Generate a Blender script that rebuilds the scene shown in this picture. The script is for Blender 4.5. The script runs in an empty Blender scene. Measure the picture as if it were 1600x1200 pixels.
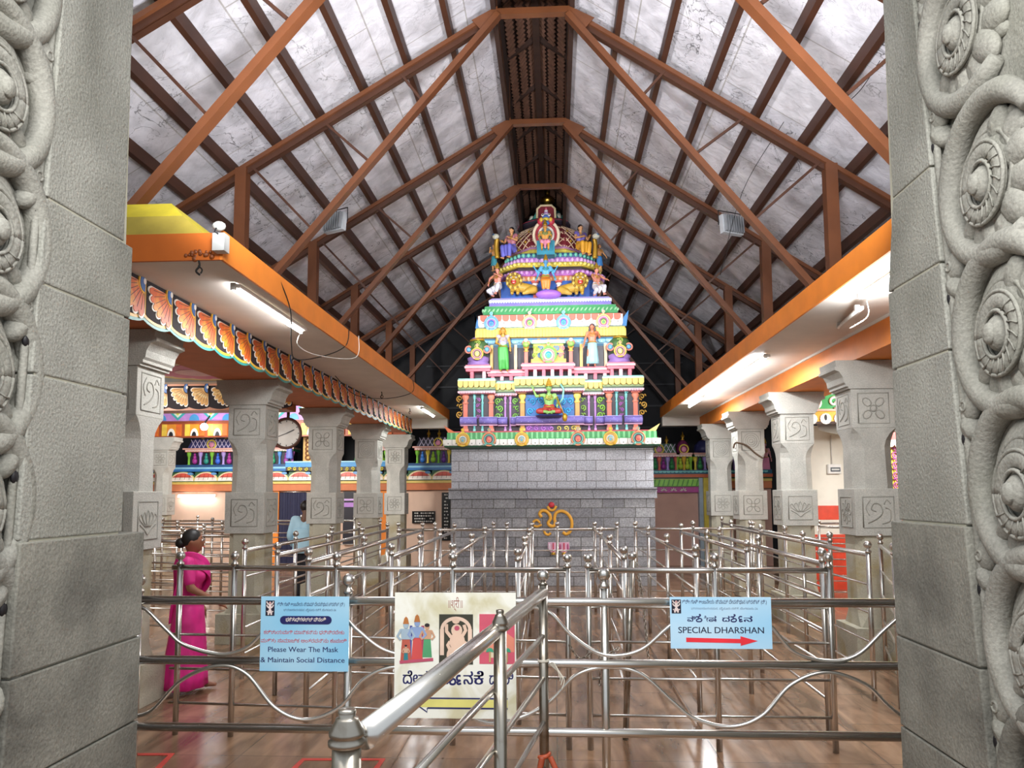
import bpy, math, random
from mathutils import Vector as V, Matrix, Euler
random.seed(7)
PI = math.pi
S = bpy.context.scene
COL = S.collection
R = math.radians

# ---------------------------------------------------------------- camera
CAM = V((0, 0, 1.8))
TH, YA, RO = R(5.0), R(3.15), R(0.3)
fwd = V((-math.sin(YA)*math.cos(TH), math.cos(YA)*math.cos(TH), math.sin(TH)))
r0 = V((math.cos(YA), math.sin(YA), 0)); u0 = r0.cross(fwd)
rgt = (r0*math.cos(RO) - u0*math.sin(RO)).normalized(); upv = rgt.cross(fwd)
cam = bpy.data.cameras.new('camera'); cam.sensor_width = 36; cam.lens = 36*1200/1600.0
cam.shift_y = 67/1600.0; cam.clip_start = 0.05; cam.clip_end = 200
camo = bpy.data.objects.new('camera', cam); COL.objects.link(camo)
m = Matrix((rgt, upv, -fwd)).transposed().to_4x4(); m.translation = CAM
camo.matrix_world = m
S.camera = camo

def at(x, y, X=None, Y=None, Z=None):
    """Point on the plane X=, Y= or Z= of the place that is seen at a pixel of the photograph."""
    d = fwd + rgt*((x-800)/1200.0) - upv*((y-667)/1200.0)
    if Y is not None: t = (Y-CAM.y)/d.y
    elif X is not None: t = (X-CAM.x)/d.x
    else: t = (Z-CAM.z)/d.z
    return CAM + d*t

# ---------------------------------------------------------------- world, exposure
w = bpy.data.worlds.new('world'); S.world = w; w.use_nodes = True
bg = w.node_tree.nodes['Background']; bg.inputs[0].default_value = (0.86, 0.93, 1.0, 1); bg.inputs[1].default_value = 0.68
S.view_settings.view_transform = 'Standard'; S.view_settings.look = 'None'
S.view_settings.gamma = 1; S.view_settings.exposure = 0.35; S.view_settings.use_curve_mapping = False
S.cycles.use_denoising = True
S.cycles.max_bounces = 6; S.cycles.diffuse_bounces = 4; S.cycles.glossy_bounces = 3
S.cycles.sample_clamp_indirect = 6

def area(name, loc, target, size, power, col=(1, 1, 1), sy=None, spread=180):
    l = bpy.data.lights.new(name, 'AREA'); l.energy = power; l.color = col; l.size = size; l.spread = R(spread)
    if sy: l.shape = 'RECTANGLE'; l.size_y = sy
    o = bpy.data.objects.new(name, l); COL.objects.link(o)
    o.location = loc; o.rotation_euler = (V(target)-V(loc)).to_track_quat('-Z', 'Y').to_euler()
    return o
# unseen flood lamps, place assumed just inside the doorway, and the two lamps hung from the trusses
area('flood_light_left', (-1.75, 4.25, 3.95), (-1.2, 9.8, 7.4), 0.5, 118, (.96, .97, 1), spread=120)
area('flood_light_right', (1.35, 4.25, 3.95), (1.0, 9.8, 7.4), 0.5, 118, (.96, .97, 1), spread=120)
area('hanging_light_left', (-2.15, 10.3, 5.15), (-0.1, 15.8, 5.0), 0.3, 31, (.97, .98, 1), spread=64)
area('hanging_light_right', (1.75, 10.5, 5.15), (-0.1, 15.8, 5.0), 0.3, 31, (.97, .98, 1), spread=64)
# tube lamps: under the canopies and in the aisles
area('tube_light_left', (-2.75, 7.3, 3.46), (-2.75, 7.3, 0), 0.1, 32, (.95, .98, 1), 1.2)
area('tube_light_left_far', (-2.75, 15.6, 3.46), (-2.75, 15.6, 0), 0.1, 24, (.95, .98, 1), 1.2)
area('tube_light_right', (2.75, 6.6, 3.40), (2.75, 6.6, 0), 0.1, 48, (.95, .98, 1), 1.2)
area('tube_light_right_middle', (2.75, 10.2, 3.46), (2.75, 10.2, 0), 0.1, 48, (.95, .98, 1), 1.2)
area('tube_light_right_far', (2.75, 14.5, 3.46), (2.75, 14.5, 0), 0.1, 48, (.95, .98, 1), 1.2)
area('tube_light_right_up', (2.72, 6.4, 3.25), (2.72, 6.4, 5), 0.06, 10, (.95, .98, 1), 1.2)
area('tube_light_right_far_up', (2.72, 12.4, 3.25), (2.72, 12.4, 5), 0.06, 16, (.95, .98, 1), 4.5)
area('aisle_light_left', (-7.0, 10.0, 3.3), (-7.0, 12.0, 0), 0.6, 130, (1, .97, .92), 1.2)
area('aisle_light_left_far', (-7.0, 15.6, 3.6), (-6.6, 19.4, 2.2), 0.5, 170, (1, .97, .92), 1.2)
area('aisle_light_right', (6.0, 11.0, 3.3), (6.0, 14, 1.6), 0.6, 170, (1, .98, .95), 1.2)
area('entrance_fill_light', (-0.2, 1.0, 4.1), (-0.2, 3.9, 1.2), 3.3, 150, (1, .98, .95), 0.3)  # unseen fill, added to brighten the jambs and streak the rails

# ---------------------------------------------------------------- mesh helpers
ORIG = {}
def lin(c):
    if isinstance(c, str):
        c = c.lstrip('#'); c = [int(c[i:i+2], 16)/255 for i in (0, 2, 4)]
    return tuple((x/12.92 if x <= .04045 else ((x+.055)/1.055)**2.4) for x in c) + (1,)

MATS = {}
def mat(name, col, rough=.5, metal=0, var=None, bump=None, emit=None, spec=None, col2=None, vs=3.0, speck=None):
    """var: strength of a soft brightness noise; col2: stain colour; speck: fine grain strength"""
    if name in MATS: return MATS[name]
    mt = bpy.data.materials.new(name); mt.use_nodes = True; nt = mt.node_tree; N = nt.nodes; L = nt.links
    b = N['Principled BSDF']; c = lin(col)
    b.inputs['Base Color'].default_value = c; b.inputs['Roughness'].default_value = rough; b.inputs['Metallic'].default_value = metal
    if spec is not None: b.inputs['Specular IOR Level'].default_value = spec
    tc = N.new('ShaderNodeTexCoord'); out = None
    def noise(scale, detail=4, dist=0):
        n = N.new('ShaderNodeTexNoise'); n.inputs['Scale'].default_value = scale; n.inputs['Detail'].default_value = detail
        n.inputs['Distortion'].default_value = dist; L.new(tc.outputs['Object'], n.inputs['Vector']); return n
    def mix(fac, a, bb, mode='MIX'):
        x = N.new('ShaderNodeMix'); x.data_type = 'RGBA'; x.blend_type = mode
        if isinstance(fac, float): x.inputs[0].default_value = fac
        else: L.new(fac, x.inputs[0])
        for i, q in ((6, a), (7, bb)):
            if isinstance(q, tuple): x.inputs[i].default_value = q
            else: L.new(q, x.inputs[i])
        return x.outputs[2]
    def ramp(src, p0, p1, c0=(0, 0, 0, 1), c1=(1, 1, 1, 1)):
        r = N.new('ShaderNodeValToRGB'); L.new(src, r.inputs[0]); e = r.color_ramp.elements
        e[0].position = p0; e[0].color = c0; e[1].position = p1; e[1].color = c1; return r.outputs[0]
    cur = c
    if col2: cur = mix(ramp(noise(vs, 6, .6).outputs[0], .48, .68), cur, lin(col2))
    if var: cur = mix(1.0, cur, ramp(noise(vs*1.7, 5).outputs[0], .3, .7, (1-var,)*3+(1,), (1+var*.4,)*3+(1,)), 'MULTIPLY')
    if speck: cur = mix(1.0, cur, ramp(noise(90, 3).outputs[0], .35, .65, (1-speck,)*3+(1,), (1+speck,)*3+(1,)), 'MULTIPLY')
    if not isinstance(cur, tuple): L.new(cur, b.inputs['Base Color'])
    if bump:
        bn = N.new('ShaderNodeBump'); bn.inputs['Strength'].default_value = bump[1]; bn.inputs['Distance'].default_value = .02
        L.new(noise(bump[0], 6).outputs[0], bn.inputs['Height']); L.new(bn.outputs[0], b.inputs['Normal'])
    if emit: b.inputs['Emission Color'].default_value = c; b.inputs['Emission Strength'].default_value = emit
    MATS[name] = mt; return mt
def paint(hexcol, rough=.45):
    return mat('paint_'+hexcol.lower().lstrip('#'), hexcol, rough, var=.16, vs=4)

XF = lambda p: p
class MB:
    """collects shapes; build() links them as one mesh object"""
    def __init__(s): s.v = []; s.f = []; s.m = []; s.sm = []; s.mats = []
    def mi(s, mt):
        if isinstance(mt, str): mt = paint(mt)
        if mt not in s.mats: s.mats.append(mt)
        return s.mats.index(mt)
    def add(s, vs, fs, mt, smooth=False):
        k = len(s.v); i = s.mi(mt); s.v += [V(p) for p in vs]
        for f in fs: s.f.append([a+k for a in f]); s.m.append(i); s.sm.append(smooth)
    def box(s, x0, x1, y0, y1, z0, z1, mt):
        s.add([(x, y, z) for z in (z0, z1) for y in (y0, y1) for x in (x0, x1)],
              [(0, 2, 3, 1), (4, 5, 7, 6), (0, 1, 5, 4), (2, 6, 7, 3), (0, 4, 6, 2), (1, 3, 7, 5)], mt)
    def bar(s, p0, p1, w, h, mt, up=(0, 0, 1)):
        p0, p1 = V(p0), V(p1); d = (p1-p0).normalized(); a = d.cross(V(up)).normalized(); b = a.cross(d)
        vs = [p + a*(w/2*i) + b*(h/2*j) for p in (p0, p1) for i, j in ((-1, -1), (1, -1), (1, 1), (-1, 1))]
        s.add(vs, [(3, 2, 1, 0), (4, 5, 6, 7), (0, 1, 5, 4), (1, 2, 6, 5), (2, 3, 7, 6), (3, 0, 4, 7)], mt)
    def tube(s, pts, r, mt, n=10, closed=False, flat=None, cap=True):
        pts = [V(p) for p in pts]; k = len(pts); rs = r if isinstance(r, (list, tuple)) else [r]*k
        vs = []; ref = None
        for i, p in enumerate(pts):
            a = pts[(i-1) % k] if (closed or i) else p; b = pts[(i+1) % k] if (closed or i < k-1) else p
            d = (b-a).normalized()
            if ref is None: ref = d.orthogonal().normalized()
            ref = (ref - d*ref.dot(d)); ref = ref.normalized() if ref.length > 1e-6 else d.orthogonal().normalized()
            q = d.cross(ref)
            for j in range(n):
                t = 2*PI*j/n; o = (ref*math.cos(t)+q*math.sin(t))*rs[i]
                if flat: o = o - V(flat[0])*(o.dot(V(flat[0])))*(1-flat[1])
                vs.append(p+o)
        fs = []
        for i in range(k if closed else k-1):
            for j in range(n):
                a = i*n+j; b = i*n+(j+1) % n; c = ((i+1) % k)*n+(j+1) % n; d_ = ((i+1) % k)*n+j; fs.append((a, b, c, d_))
        if not closed and cap: fs.append(list(range(n))[::-1]); fs.append([(k-1)*n+j for j in range(n)])
        s.add(vs, fs, mt, True)
    def ring(s, c, r, tr, mt, ax=(0, -1, 0), n=20, m=6, sx=1, sy=1):
        ax = V(ax).normalized(); u = ax.cross(V((0, 0, 1))); u = u.normalized() if u.length > .1 else V((1, 0, 0)); v = u.cross(ax)
        s.tube([V(c)+u*(math.cos(2*PI*i/n)*r*sx)+v*(math.sin(2*PI*i/n)*r*sy) for i in range(n)], tr, mt, m, closed=True)
    def lathe(s, c, prof, mt, n=16, sx=1, sy=1, smooth=True, rot=0):
        c = V(c); vs = []
        for r, z in prof:
            for j in range(n): t = 2*PI*j/n+rot; vs.append(c+V((r*math.cos(t)*sx, r*math.sin(t)*sy, z)))
        k = len(prof); fs = [(i*n+j, i*n+(j+1) % n, (i+1)*n+(j+1) % n, (i+1)*n+j) for i in range(k-1) for j in range(n)]
        fs.append(list(range(n))[::-1]); fs.append([(k-1)*n+j for j in range(n)])
        s.add(vs, fs, mt, smooth)
    def ell(s, c, r, mt, n=12, m=8, rot=None):
        c = V(c); r = (r, r, r) if isinstance(r, (int, float)) else r
        M = rot if isinstance(rot, Matrix) else (Euler(rot).to_matrix() if rot else None)
        vs = []
        for i in range(m+1):
            f = -PI/2+PI*i/m
            for j in range(n):
                t = 2*PI*j/n; p = V((r[0]*math.cos(f)*math.cos(t), r[1]*math.cos(f)*math.sin(t), r[2]*math.sin(f)))
                vs.append(c+(M @ p if M else p))
        fs = [(i*n+j, i*n+(j+1) % n, (i+1)*n+(j+1) % n, (i+1)*n+j) for i in range(m) for j in range(n)]
        s.add(vs, fs, mt, True)
    def plate(s, pts, fr, t0, t1, mt, smooth=False):
        """flat outline (u, v) in a frame (origin, ux, uy, normal), thick from t0 to t1 along the normal"""
        o, ux, uy, n = fr; k = len(pts); t1 += random.random()*.0005*(1 if t1 > t0 else -1)
        vs = [o+ux*a+uy*b+n*t for t in (t0, t1) for a, b in pts]
        A = sum(pts[i][0]*pts[(i+1) % k][1]-pts[(i+1) % k][0]*pts[i][1] for i in range(k))
        if A*ux.cross(uy).dot(n) < 0: idx = list(range(k))[::-1]
        else: idx = list(range(k))
        fs = [[k+i for i in idx], [i for i in idx][::-1]]
        for a in range(k): i, j = idx[a], idx[(a+1) % k]; fs.append((i, j, k+j, k+i))
        s.add(vs, fs, mt, smooth)
    def prism(s, prof, axis, a0, a1, mt, smooth=False):
        """profile of two coordinates run along x or y"""
        if axis == 'x': fr = (V((a0, 0, 0)), V((0, 1, 0)), V((0, 0, 1)), V((1, 0, 0)))
        else: fr = (V((0, a0, 0)), V((1, 0, 0)), V((0, 0, 1)), V((0, 1, 0)))
        s.plate(prof, fr, 0, a1-a0, mt, smooth)
    def build(s, name, parent=None, label=None, loc=None, bevel=0, remesh=0, weld=False):
        org = ORIG[parent.name] if parent else V(loc or (0, 0, 0))
        me = bpy.data.meshes.new(name); me.from_pydata([tuple(p-org) for p in s.v], [], s.f)
        for q in s.mats: me.materials.append(q)
        me.polygons.foreach_set('material_index', s.m); me.polygons.foreach_set('use_smooth', s.sm)
        me.validate(); me.update()
        o = bpy.data.objects.new(name, me); COL.objects.link(o)
        if parent: o.parent = parent
        else: o.location = org
        ORIG[o.name] = org
        if label: o['label'] = label
        if bevel:
            b = o.modifiers.new('bevel', 'BEVEL'); b.width = bevel; b.segments = 2; b.limit_method = 'ANGLE'; b.angle_limit = R(50)
        if remesh:
            rm = o.modifiers.new('remesh', 'REMESH'); rm.mode = 'VOXEL'; rm.voxel_size = remesh; rm.use_smooth_shade = True
            sm = o.modifiers.new('smooth', 'SMOOTH'); sm.factor = .5; sm.iterations = 3
        return o

def tag(o, label=None, cat=None, group=None, kind=None):
    for k, v in (('label', label), ('category', cat), ('group', group), ('kind', kind)):
        if v: o[k] = v
    return o
def thing(name, label, cat, loc=(0, 0, 0), group=None):
    o = bpy.data.objects.new(name, None); COL.objects.link(o); o.location = loc; o.empty_display_size = .1
    ORIG[o.name] = V(loc); return tag(o, label, cat, group)
def kids(o): return [c for c in bpy.data.objects if c.parent == o]
CHILD = {}
def copy_thing(root, loc, label=None, rotz=None, group=None):
    """a thing with copies of its parts and sub-parts"""
    c = root.copy(); COL.objects.link(c); c.location = loc
    if rotz is not None: c.rotation_euler = (0, 0, rotz)
    if label: c['label'] = label
    if group: c['group'] = group
    if root.name not in CHILD: CHILD[root.name] = [(a, kids(a)) for a in kids(root)]
    for a, subs in CHILD[root.name]:
        b = a.copy(); COL.objects.link(b); b.parent = c
        for g in subs: d = g.copy(); COL.objects.link(d); d.parent = b
    return c
def struct(mb, name, label, **k):
    return tag(mb.build(name, **k), label, None, None, 'structure')

# flat ornament helpers -----------------------------------------------
def fan(cx, cy, r, a0, a1, lobes, depth=.12, n=5, r0=0):
    """scalloped fan outline"""
    pts = [(cx, cy)] if not r0 else []
    k = lobes*n
    for i in range(k+1):
        t = a0+(a1-a0)*i/k; f = abs(math.sin(PI*(i/n))); rr = r*(1-depth+depth*f**.6)
        pts.append((cx+rr*math.cos(t), cy+rr*math.sin(t)))
    return pts
def disc(cx, cy, rx, ry=None, n=16, a0=0, a1=2*PI):
    ry = ry or rx; full = abs(a1-a0-2*PI) < 1e-6
    return [(cx+rx*math.cos(a0+(a1-a0)*i/n), cy+ry*math.sin(a0+(a1-a0)*i/n)) for i in range(n if full else n+1)]
def rect(x0, x1, y0, y1): return [(x0, y0), (x1, y0), (x1, y1), (x0, y1)]
def front(x, y, z): return (V((x, y, z)), V((1, 0, 0)), V((0, 0, 1)), V((0, -1, 0)))
def stroke(mb, pts, w, fr, t0, t1, mt):
    """a band of width w along a line"""
    P = [V((a, b, 0)) for a, b in pts]; L = []; Rr = []
    for i, p in enumerate(P):
        d = (P[min(i+1, len(P)-1)]-P[max(i-1, 0)]).normalized(); q = V((-d.y, d.x, 0))*(w/2)
        L.append(((p+q).x, (p+q).y)); Rr.append(((p-q).x, (p-q).y))
    for i in range(len(P)-1): mb.plate([L[i], L[i+1], Rr[i+1], Rr[i]], fr, t0, t1, mt)
def spiral(cx, cy, r, turns, a0=0, dirn=1, n=14, rend=.15):
    k = int(n*turns)+1
    return [(cx+r*(1-(1-rend)*i/k)*math.cos(a0+dirn*2*PI*turns*i/k), cy+r*(1-(1-rend)*i/k)*math.sin(a0+dirn*2*PI*turns*i/k)) for i in range(k+1)]
def relief(mb, pts, r, fr, mt, flat=.6, n=6, t=0):
    o, ux, uy, nn = fr
    mb.tube([o+ux*a+uy*b+nn*t for a, b in pts], r, mt, n, flat=(nn, flat))
def smooth_line(pts, k=6):
    out = []
    for i in range(len(pts)-1):
        p0 = pts[max(i-1, 0)]; p1 = pts[i]; p2 = pts[i+1]; p3 = pts[min(i+2, len(pts)-1)]
        for j in range(k):
            t = j/k
            out.append(tuple(.5*((2*p1[c])+(-p0[c]+p2[c])*t+(2*p0[c]-5*p1[c]+4*p2[c]-p3[c])*t*t+(-p0[c]+3*p1[c]-3*p2[c]+p3[c])*t**3) for c in range(len(p1))))
    out.append(tuple(pts[-1])); return out
def text(mb, body, fr, x0, x1, y0, h, mt, bold=0, t=.002):
    """lettering fitted between x0 and x1, its small letters h high, on the base line y0"""
    c = bpy.data.curves.new('lettering', 'FONT'); c.body = body; c.size = 1; c.resolution_u = 3
    for q in range(3): c.materials.append(mt if not isinstance(mt, str) else paint(mt))
    for q, cf in enumerate(c.body_format): cf.material_index = q % 3
    o = bpy.data.objects.new('lettering', c); COL.objects.link(o); bpy.context.view_layer.update()
    dg = bpy.context.evaluated_depsgraph_get(); ev = o.evaluated_get(dg); me = ev.to_mesh()
    xs = [q.co.x for q in me.vertices]
    if xs:
        a, b = min(xs), max(xs); k = (x1-x0)/(b-a)
        O, ux, uy, n = fr; sc = h/.7
        for i, dx in enumerate((-1, 1, 0) if bold else (0,)):
            mb.add([O+ux*(x0+(q.co.x-a+dx*bold)*k)+uy*(y0+q.co.y*sc)+n*(t+.0002*i) for q in me.vertices], [list(p.vertices) if ux.cross(uy).dot(n) > 0 else list(p.vertices)[::-1] for p in me.polygons], mt)
    ev.to_mesh_clear(); bpy.data.objects.remove(o); bpy.data.curves.remove(c)

# ---------------------------------------------------------------- shared materials
granite = mat('grey_granite', '#9b9b93', .85, var=.25, speck=.16, bump=(70, .35), col2='#85857c', vs=1.3)
granite_carved = mat('carved_granite', '#93928a', .8, var=.22, speck=.13, bump=(60, .3), col2='#84847a', vs=2.0)
granite_dark = mat('stained_granite', '#87867d', .8, var=.38, speck=.16, bump=(50, .3), col2='#5c5b55', vs=1.6)
mortar = mat('pale_mortar', '#b5b3a2', .9, var=.2)
pillar_stone = mat('pale_pillar_granite', '#b9b7af', .85, var=.14, speck=.12, bump=(80, .3))
pillar_low = mat('ochre_stained_granite', '#b3ae9c', .85, var=.16, speck=.1, bump=(80, .3), col2='#a08f62', vs=2.2)
groove = mat('carving_groove', '#9b9990', .9)
steel = mat('stainless_steel', '#d6d3ce', .26, 1.0, var=.08)
steel_old = mat('worn_stainless_steel', '#a59f95', .3, 1.0, col2='#7d7264', vs=9)
brown = mat('brown_painted_steel', '#6b3e23', .42, var=.2, vs=2)
brown_dark = mat('dark_brown_painted_steel', '#4a2a1a', .5, var=.2, vs=2)
orange = mat('orange_paint', '#e8862c', .6, var=.12, vs=2)
orange_d = mat('deep_orange_paint', '#cf6a1c', .6, var=.12, vs=2)
white = mat('white_wash', '#e3ddd5', .8, var=.08, vs=1.5)
black = mat('black_paint', '#17151a', .5)
wire = mat('cable_black', '#15120f', .6)
glow = mat('tube_glow', '#ffffff', .5, emit=24)
gold = mat('gold_paint', '#c79a35', .35, .5, var=.15)
# ================================================================ floor
def floor_material():
    mt = bpy.data.materials.new('polished_floor_slabs'); mt.use_nodes = True; nt = mt.node_tree; N = nt.nodes; L = nt.links
    b = N['Principled BSDF']; tc = N.new('ShaderNodeTexCoord')
    br = N.new('ShaderNodeTexBrick'); br.inputs['Scale'].default_value = 1; br.inputs['Brick Width'].default_value = 1.1; br.inputs['Row Height'].default_value = .9
    br.inputs['Mortar Size'].default_value = .006; br.offset = 0
    br.inputs['Color1'].default_value = lin('#a08068'); br.inputs['Color2'].default_value = lin('#8e7059'); br.inputs['Mortar'].default_value = lin('#78604f')
    L.new(tc.outputs['Object'], br.inputs['Vector'])
    mp = N.new('ShaderNodeMapping'); mp.inputs['Scale'].default_value = (2.2, .5, 1); mp.inputs['Rotation'].default_value = (0, 0, .6); L.new(tc.outputs['Object'], mp.inputs[0])
    n = N.new('ShaderNodeTexNoise'); n.inputs['Scale'].default_value = 2.4; n.inputs['Detail'].default_value = 8; n.inputs['Distortion'].default_value = .8; L.new(mp.outputs[0], n.inputs[0])
    r = N.new('ShaderNodeValToRGB'); L.new(n.outputs[0], r.inputs[0]); e = r.color_ramp.elements
    e[0].position = .35; e[0].color = (.50, .47, .45, 1); e[1].position = .68; e[1].color = (1.25, 1.24, 1.2, 1)
    x = N.new('ShaderNodeMix'); x.data_type = 'RGBA'; x.blend_type = 'MULTIPLY'; x.inputs[0].default_value = 1
    L.new(br.outputs[0], x.inputs[6]); L.new(r.outputs[0], x.inputs[7]); L.new(x.outputs[2], b.inputs['Base Color'])
    n2 = N.new('ShaderNodeTexNoise'); n2.inputs['Scale'].default_value = 3; L.new(tc.outputs['Object'], n2.inputs[0])
    mr = N.new('ShaderNodeMapRange'); mr.inputs[3].default_value = .08; mr.inputs[4].default_value = .34; L.new(n2.outputs[0], mr.inputs[0]); L.new(mr.outputs[0], b.inputs['Roughness'])
    b.inputs['Specular IOR Level'].default_value = .7
    return mt
f = MB(); f.box(-14, 12, -3, 24, -.1, 0, floor_material()); struct(f, 'floor', 'polished brown and pink stone floor')

red_tape = paint('#d8493c', .5)
def tape(name, label, pts, wd=.05, close=True):
    b = MB(); P = [at(x, y, Z=0) for x, y in pts]; fr = (V((0, 0, 0)), V((1, 0, 0)), V((0, 1, 0)), V((0, 0, 1)))
    stroke(b, [(p.x, p.y) for p in P], wd, fr, .0005, .003, red_tape)
    tag(b.build(name), label, 'floor marking')
tape('floor_marking', 'red painted outline on the floor beside the left doorway stones', [(150, 1179), (268, 1179), (236, 1212), (120, 1250)])
tape('floor_marking', 'red painted square outline on the floor around the near handrail post', [(440, 1220), (474, 1187), (598, 1187), (570, 1225)])

# ================================================================ roof
def ceiling_material():
    mt = bpy.data.materials.new('crinkled_white_insulation'); mt.use_nodes = True; nt = mt.node_tree; N = nt.nodes; L = nt.links
    b = N['Principled BSDF']; b.inputs['Roughness'].default_value = .6; tc = N.new('ShaderNodeTexCoord')
    def n(scale, det, dist, col=False):
        q = N.new('ShaderNodeTexNoise'); q.inputs['Scale'].default_value = scale; q.inputs['Detail'].default_value = det; q.inputs['Distortion'].default_value = dist
        L.new(tc.outputs['Object'], q.inputs['Vector']); return q
    def ramp(src, st):
        r = N.new('ShaderNodeValToRGB'); L.new(src, r.inputs[0]); el = r.color_ramp.elements
        el[0].position, el[0].color = st[0][0], (st[0][1],)*3+(1,); el[1].position, el[1].color = st[-1][0], (st[-1][1],)*3+(1,)
        for p, c in st[1:-1]: q = el.new(p); q.color = (c, c, c, 1)
        return r.outputs[0]
    def mul(a, bb):
        x = N.new('ShaderNodeMix'); x.data_type = 'RGBA'; x.blend_type = 'MULTIPLY'; x.inputs[0].default_value = 1
        for i, q in ((6, a), (7, bb)):
            if isinstance(q, tuple): x.inputs[i].default_value = q
            else: L.new(q, x.inputs[i])
        return x.outputs[2]
    lines = ramp(n(1.9, 5, 1.6).outputs[0], [(.490, 1), (.497, .25), (.503, .25), (.510, 1)])
    lines2 = ramp(n(4.5, 3, 2.2).outputs[0], [(.582, 1), (.588, .3), (.592, .3), (.6, 1)])
    msk = ramp(n(.9, 3, 0).outputs[0], [(.4, 0), (.62, 1)])
    def soften(l):
        x = N.new('ShaderNodeMix'); x.data_type = 'RGBA'; L.new(msk, x.inputs[0]); x.inputs[6].default_value = (1, 1, 1, 1); L.new(l, x.inputs[7]); return x.outputs[2]
    blot = ramp(n(3.2, 7, .5).outputs[0], [(.34, .68), (.62, 1.0)])
    br = N.new('ShaderNodeTexBrick'); br.offset = .5; br.inputs['Scale'].default_value = 1; br.inputs['Brick Width'].default_value = 1.38; br.inputs['Row Height'].default_value = 1.05
    br.inputs['Mortar Size'].default_value = .008; br.inputs['Color1'].default_value = (1, 1, 1, 1); br.inputs['Color2'].default_value = (.93, .93, .95, 1); br.inputs['Mortar'].default_value = (.62, .6, .56, 1)
    sx = N.new('ShaderNodeSeparateXYZ'); L.new(tc.outputs['Object'], sx.inputs[0]); cx = N.new('ShaderNodeCombineXYZ')
    L.new(sx.outputs[1], cx.inputs[0]); L.new(sx.outputs[0], cx.inputs[1]); L.new(cx.outputs[0], br.inputs['Vector'])
    c = mul(mul(mul(mul(lin('#e8e6ec'), soften(lines)), soften(lines2)), blot), br.outputs[0])
    L.new(c, b.inputs['Base Color'])
    bn = N.new('ShaderNodeBump'); bn.inputs['Strength'].default_value = .5; bn.inputs['Distance'].default_value = .03
    L.new(n(5, 6, 1.2).outputs[0], bn.inputs['Height']); L.new(bn.outputs[0], b.inputs['Normal'])
    return mt
cm = ceiling_material()
LX, RX, ZL, ZR, SL, SR = -.67, .243, 7.775, 7.745, .604, .665
def roofz(x): return ZL-SL*(LX-x) if x < -.2 else ZR-SR*(x-RX)
RY0, RY1 = 3.9, 21.4
for nm, x0, x1, lab in (('ceiling_left', LX-.02, -7.6, 'left slope of the roof lined with crinkled white insulation'), ('ceiling_right', RX+.02, 6.6, 'right slope of the roof lined with crinkled white insulation')):
    b = MB(); prof = [(x0, roofz(x0)+.23), (x1, roofz(x1)+.23), (x1, roofz(x1)+.29), (x0, roofz(x0)+.29)]
    b.prism(prof, 'y', RY0, RY1, cm); struct(b, nm, lab)
# ridge ventilator: two upright sides and its own little tiled roof
batten = mat('dark_ridge_timber', '#3a241b', .8, var=.3, vs=3)
tile_m = mat('brown_ridge_tiles', '#6b4a3a', .85, var=.35, vs=6)
for nm, x in (('trim_1', LX-.06), ('trim_2', RX+.0)):
    b = MB(); b.box(x, x+.06, RY0, RY1, 7.78, 8.62, batten)
    struct(b, nm, 'dark upright side of the ridge opening')
b = MB(); ax = (LX+RX)/2
b.prism([(LX-.25, 8.52), (ax, 8.98), (RX+.25, 8.52), (RX+.25, 8.56), (ax, 9.03), (LX-.25, 8.56)], 'y', RY0, RY1, batten)
struct(b, 'ceiling_ridge', 'small dark roof over the ridge opening')
b = MB()
y = RY0+.05
while y < RY1-.2:
    for sgn, xe in ((-1, LX), (1, RX)):
        for k in range(3):
            xa = ax+sgn*(.03+k*.15); xb = ax+sgn*(.03+k*.15+.10)
            b.bar((xa, y, 8.95-abs(xa-ax)), (xb, y+.06, 8.94-abs(xb-ax)), .05, .02, tile_m)
    y += .11
tag(b.build('ridge_tiles'), 'small brown tiles seen from below inside the ridge opening', 'roof tile', None, 'stuff')
b0 = thing('ridge_beam', 'dark timber ridge beam along the top of the roof opening', 'beam', (ax, RY0, 8.6))
b = MB(); b.box(ax-.05, ax+.05, RY0, RY1, 8.72, 8.9, batten); b.build('beam', b0)
for yy in [RY0+.6+1.37*i for i in range(12)]:
    b = MB(); b.bar((ax, yy, 8.86), (LX-.04, yy, 8.5), .05, .07, batten); b.build('rafter', b0)
    b = MB(); b.bar((ax, yy, 8.86), (RX+.04, yy, 8.5), .05, .07, batten); b.build('rafter', b0)

# purlins
ORD = ['second', 'third', 'fourth', 'fifth', 'sixth', 'seventh', 'eighth', 'ninth', 'tenth', 'eleventh', 'twelfth']
for i in range(12):
    x = -.70-.553*i
    if x < -7: break
    z = roofz(x)+.155; b = MB(); b.box(x-.035, x+.035, RY0, RY1, z-.075, z+.075, brown_dark)
    tag(b.build('roof_purlin'), ['topmost brown purlin left of the ridge opening'][0] if i == 0 else '%s brown purlin down from the ridge opening, on the left roof slope' % ORD[i-1], 'purlin', 'purlins of the left roof slope')
for i in range(12):
    x = .27+.556*i
    if x > 6.4: break
    z = roofz(x)+.155; b = MB(); b.box(x-.035, x+.035, RY0, RY1, z-.075, z+.075, brown_dark)
    tag(b.build('roof_purlin'), 'topmost brown purlin right of the ridge opening' if i == 0 else '%s brown purlin down from the ridge opening, on the right roof slope' % ORD[i-1], 'purlin', 'purlins of the right roof slope')

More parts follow.
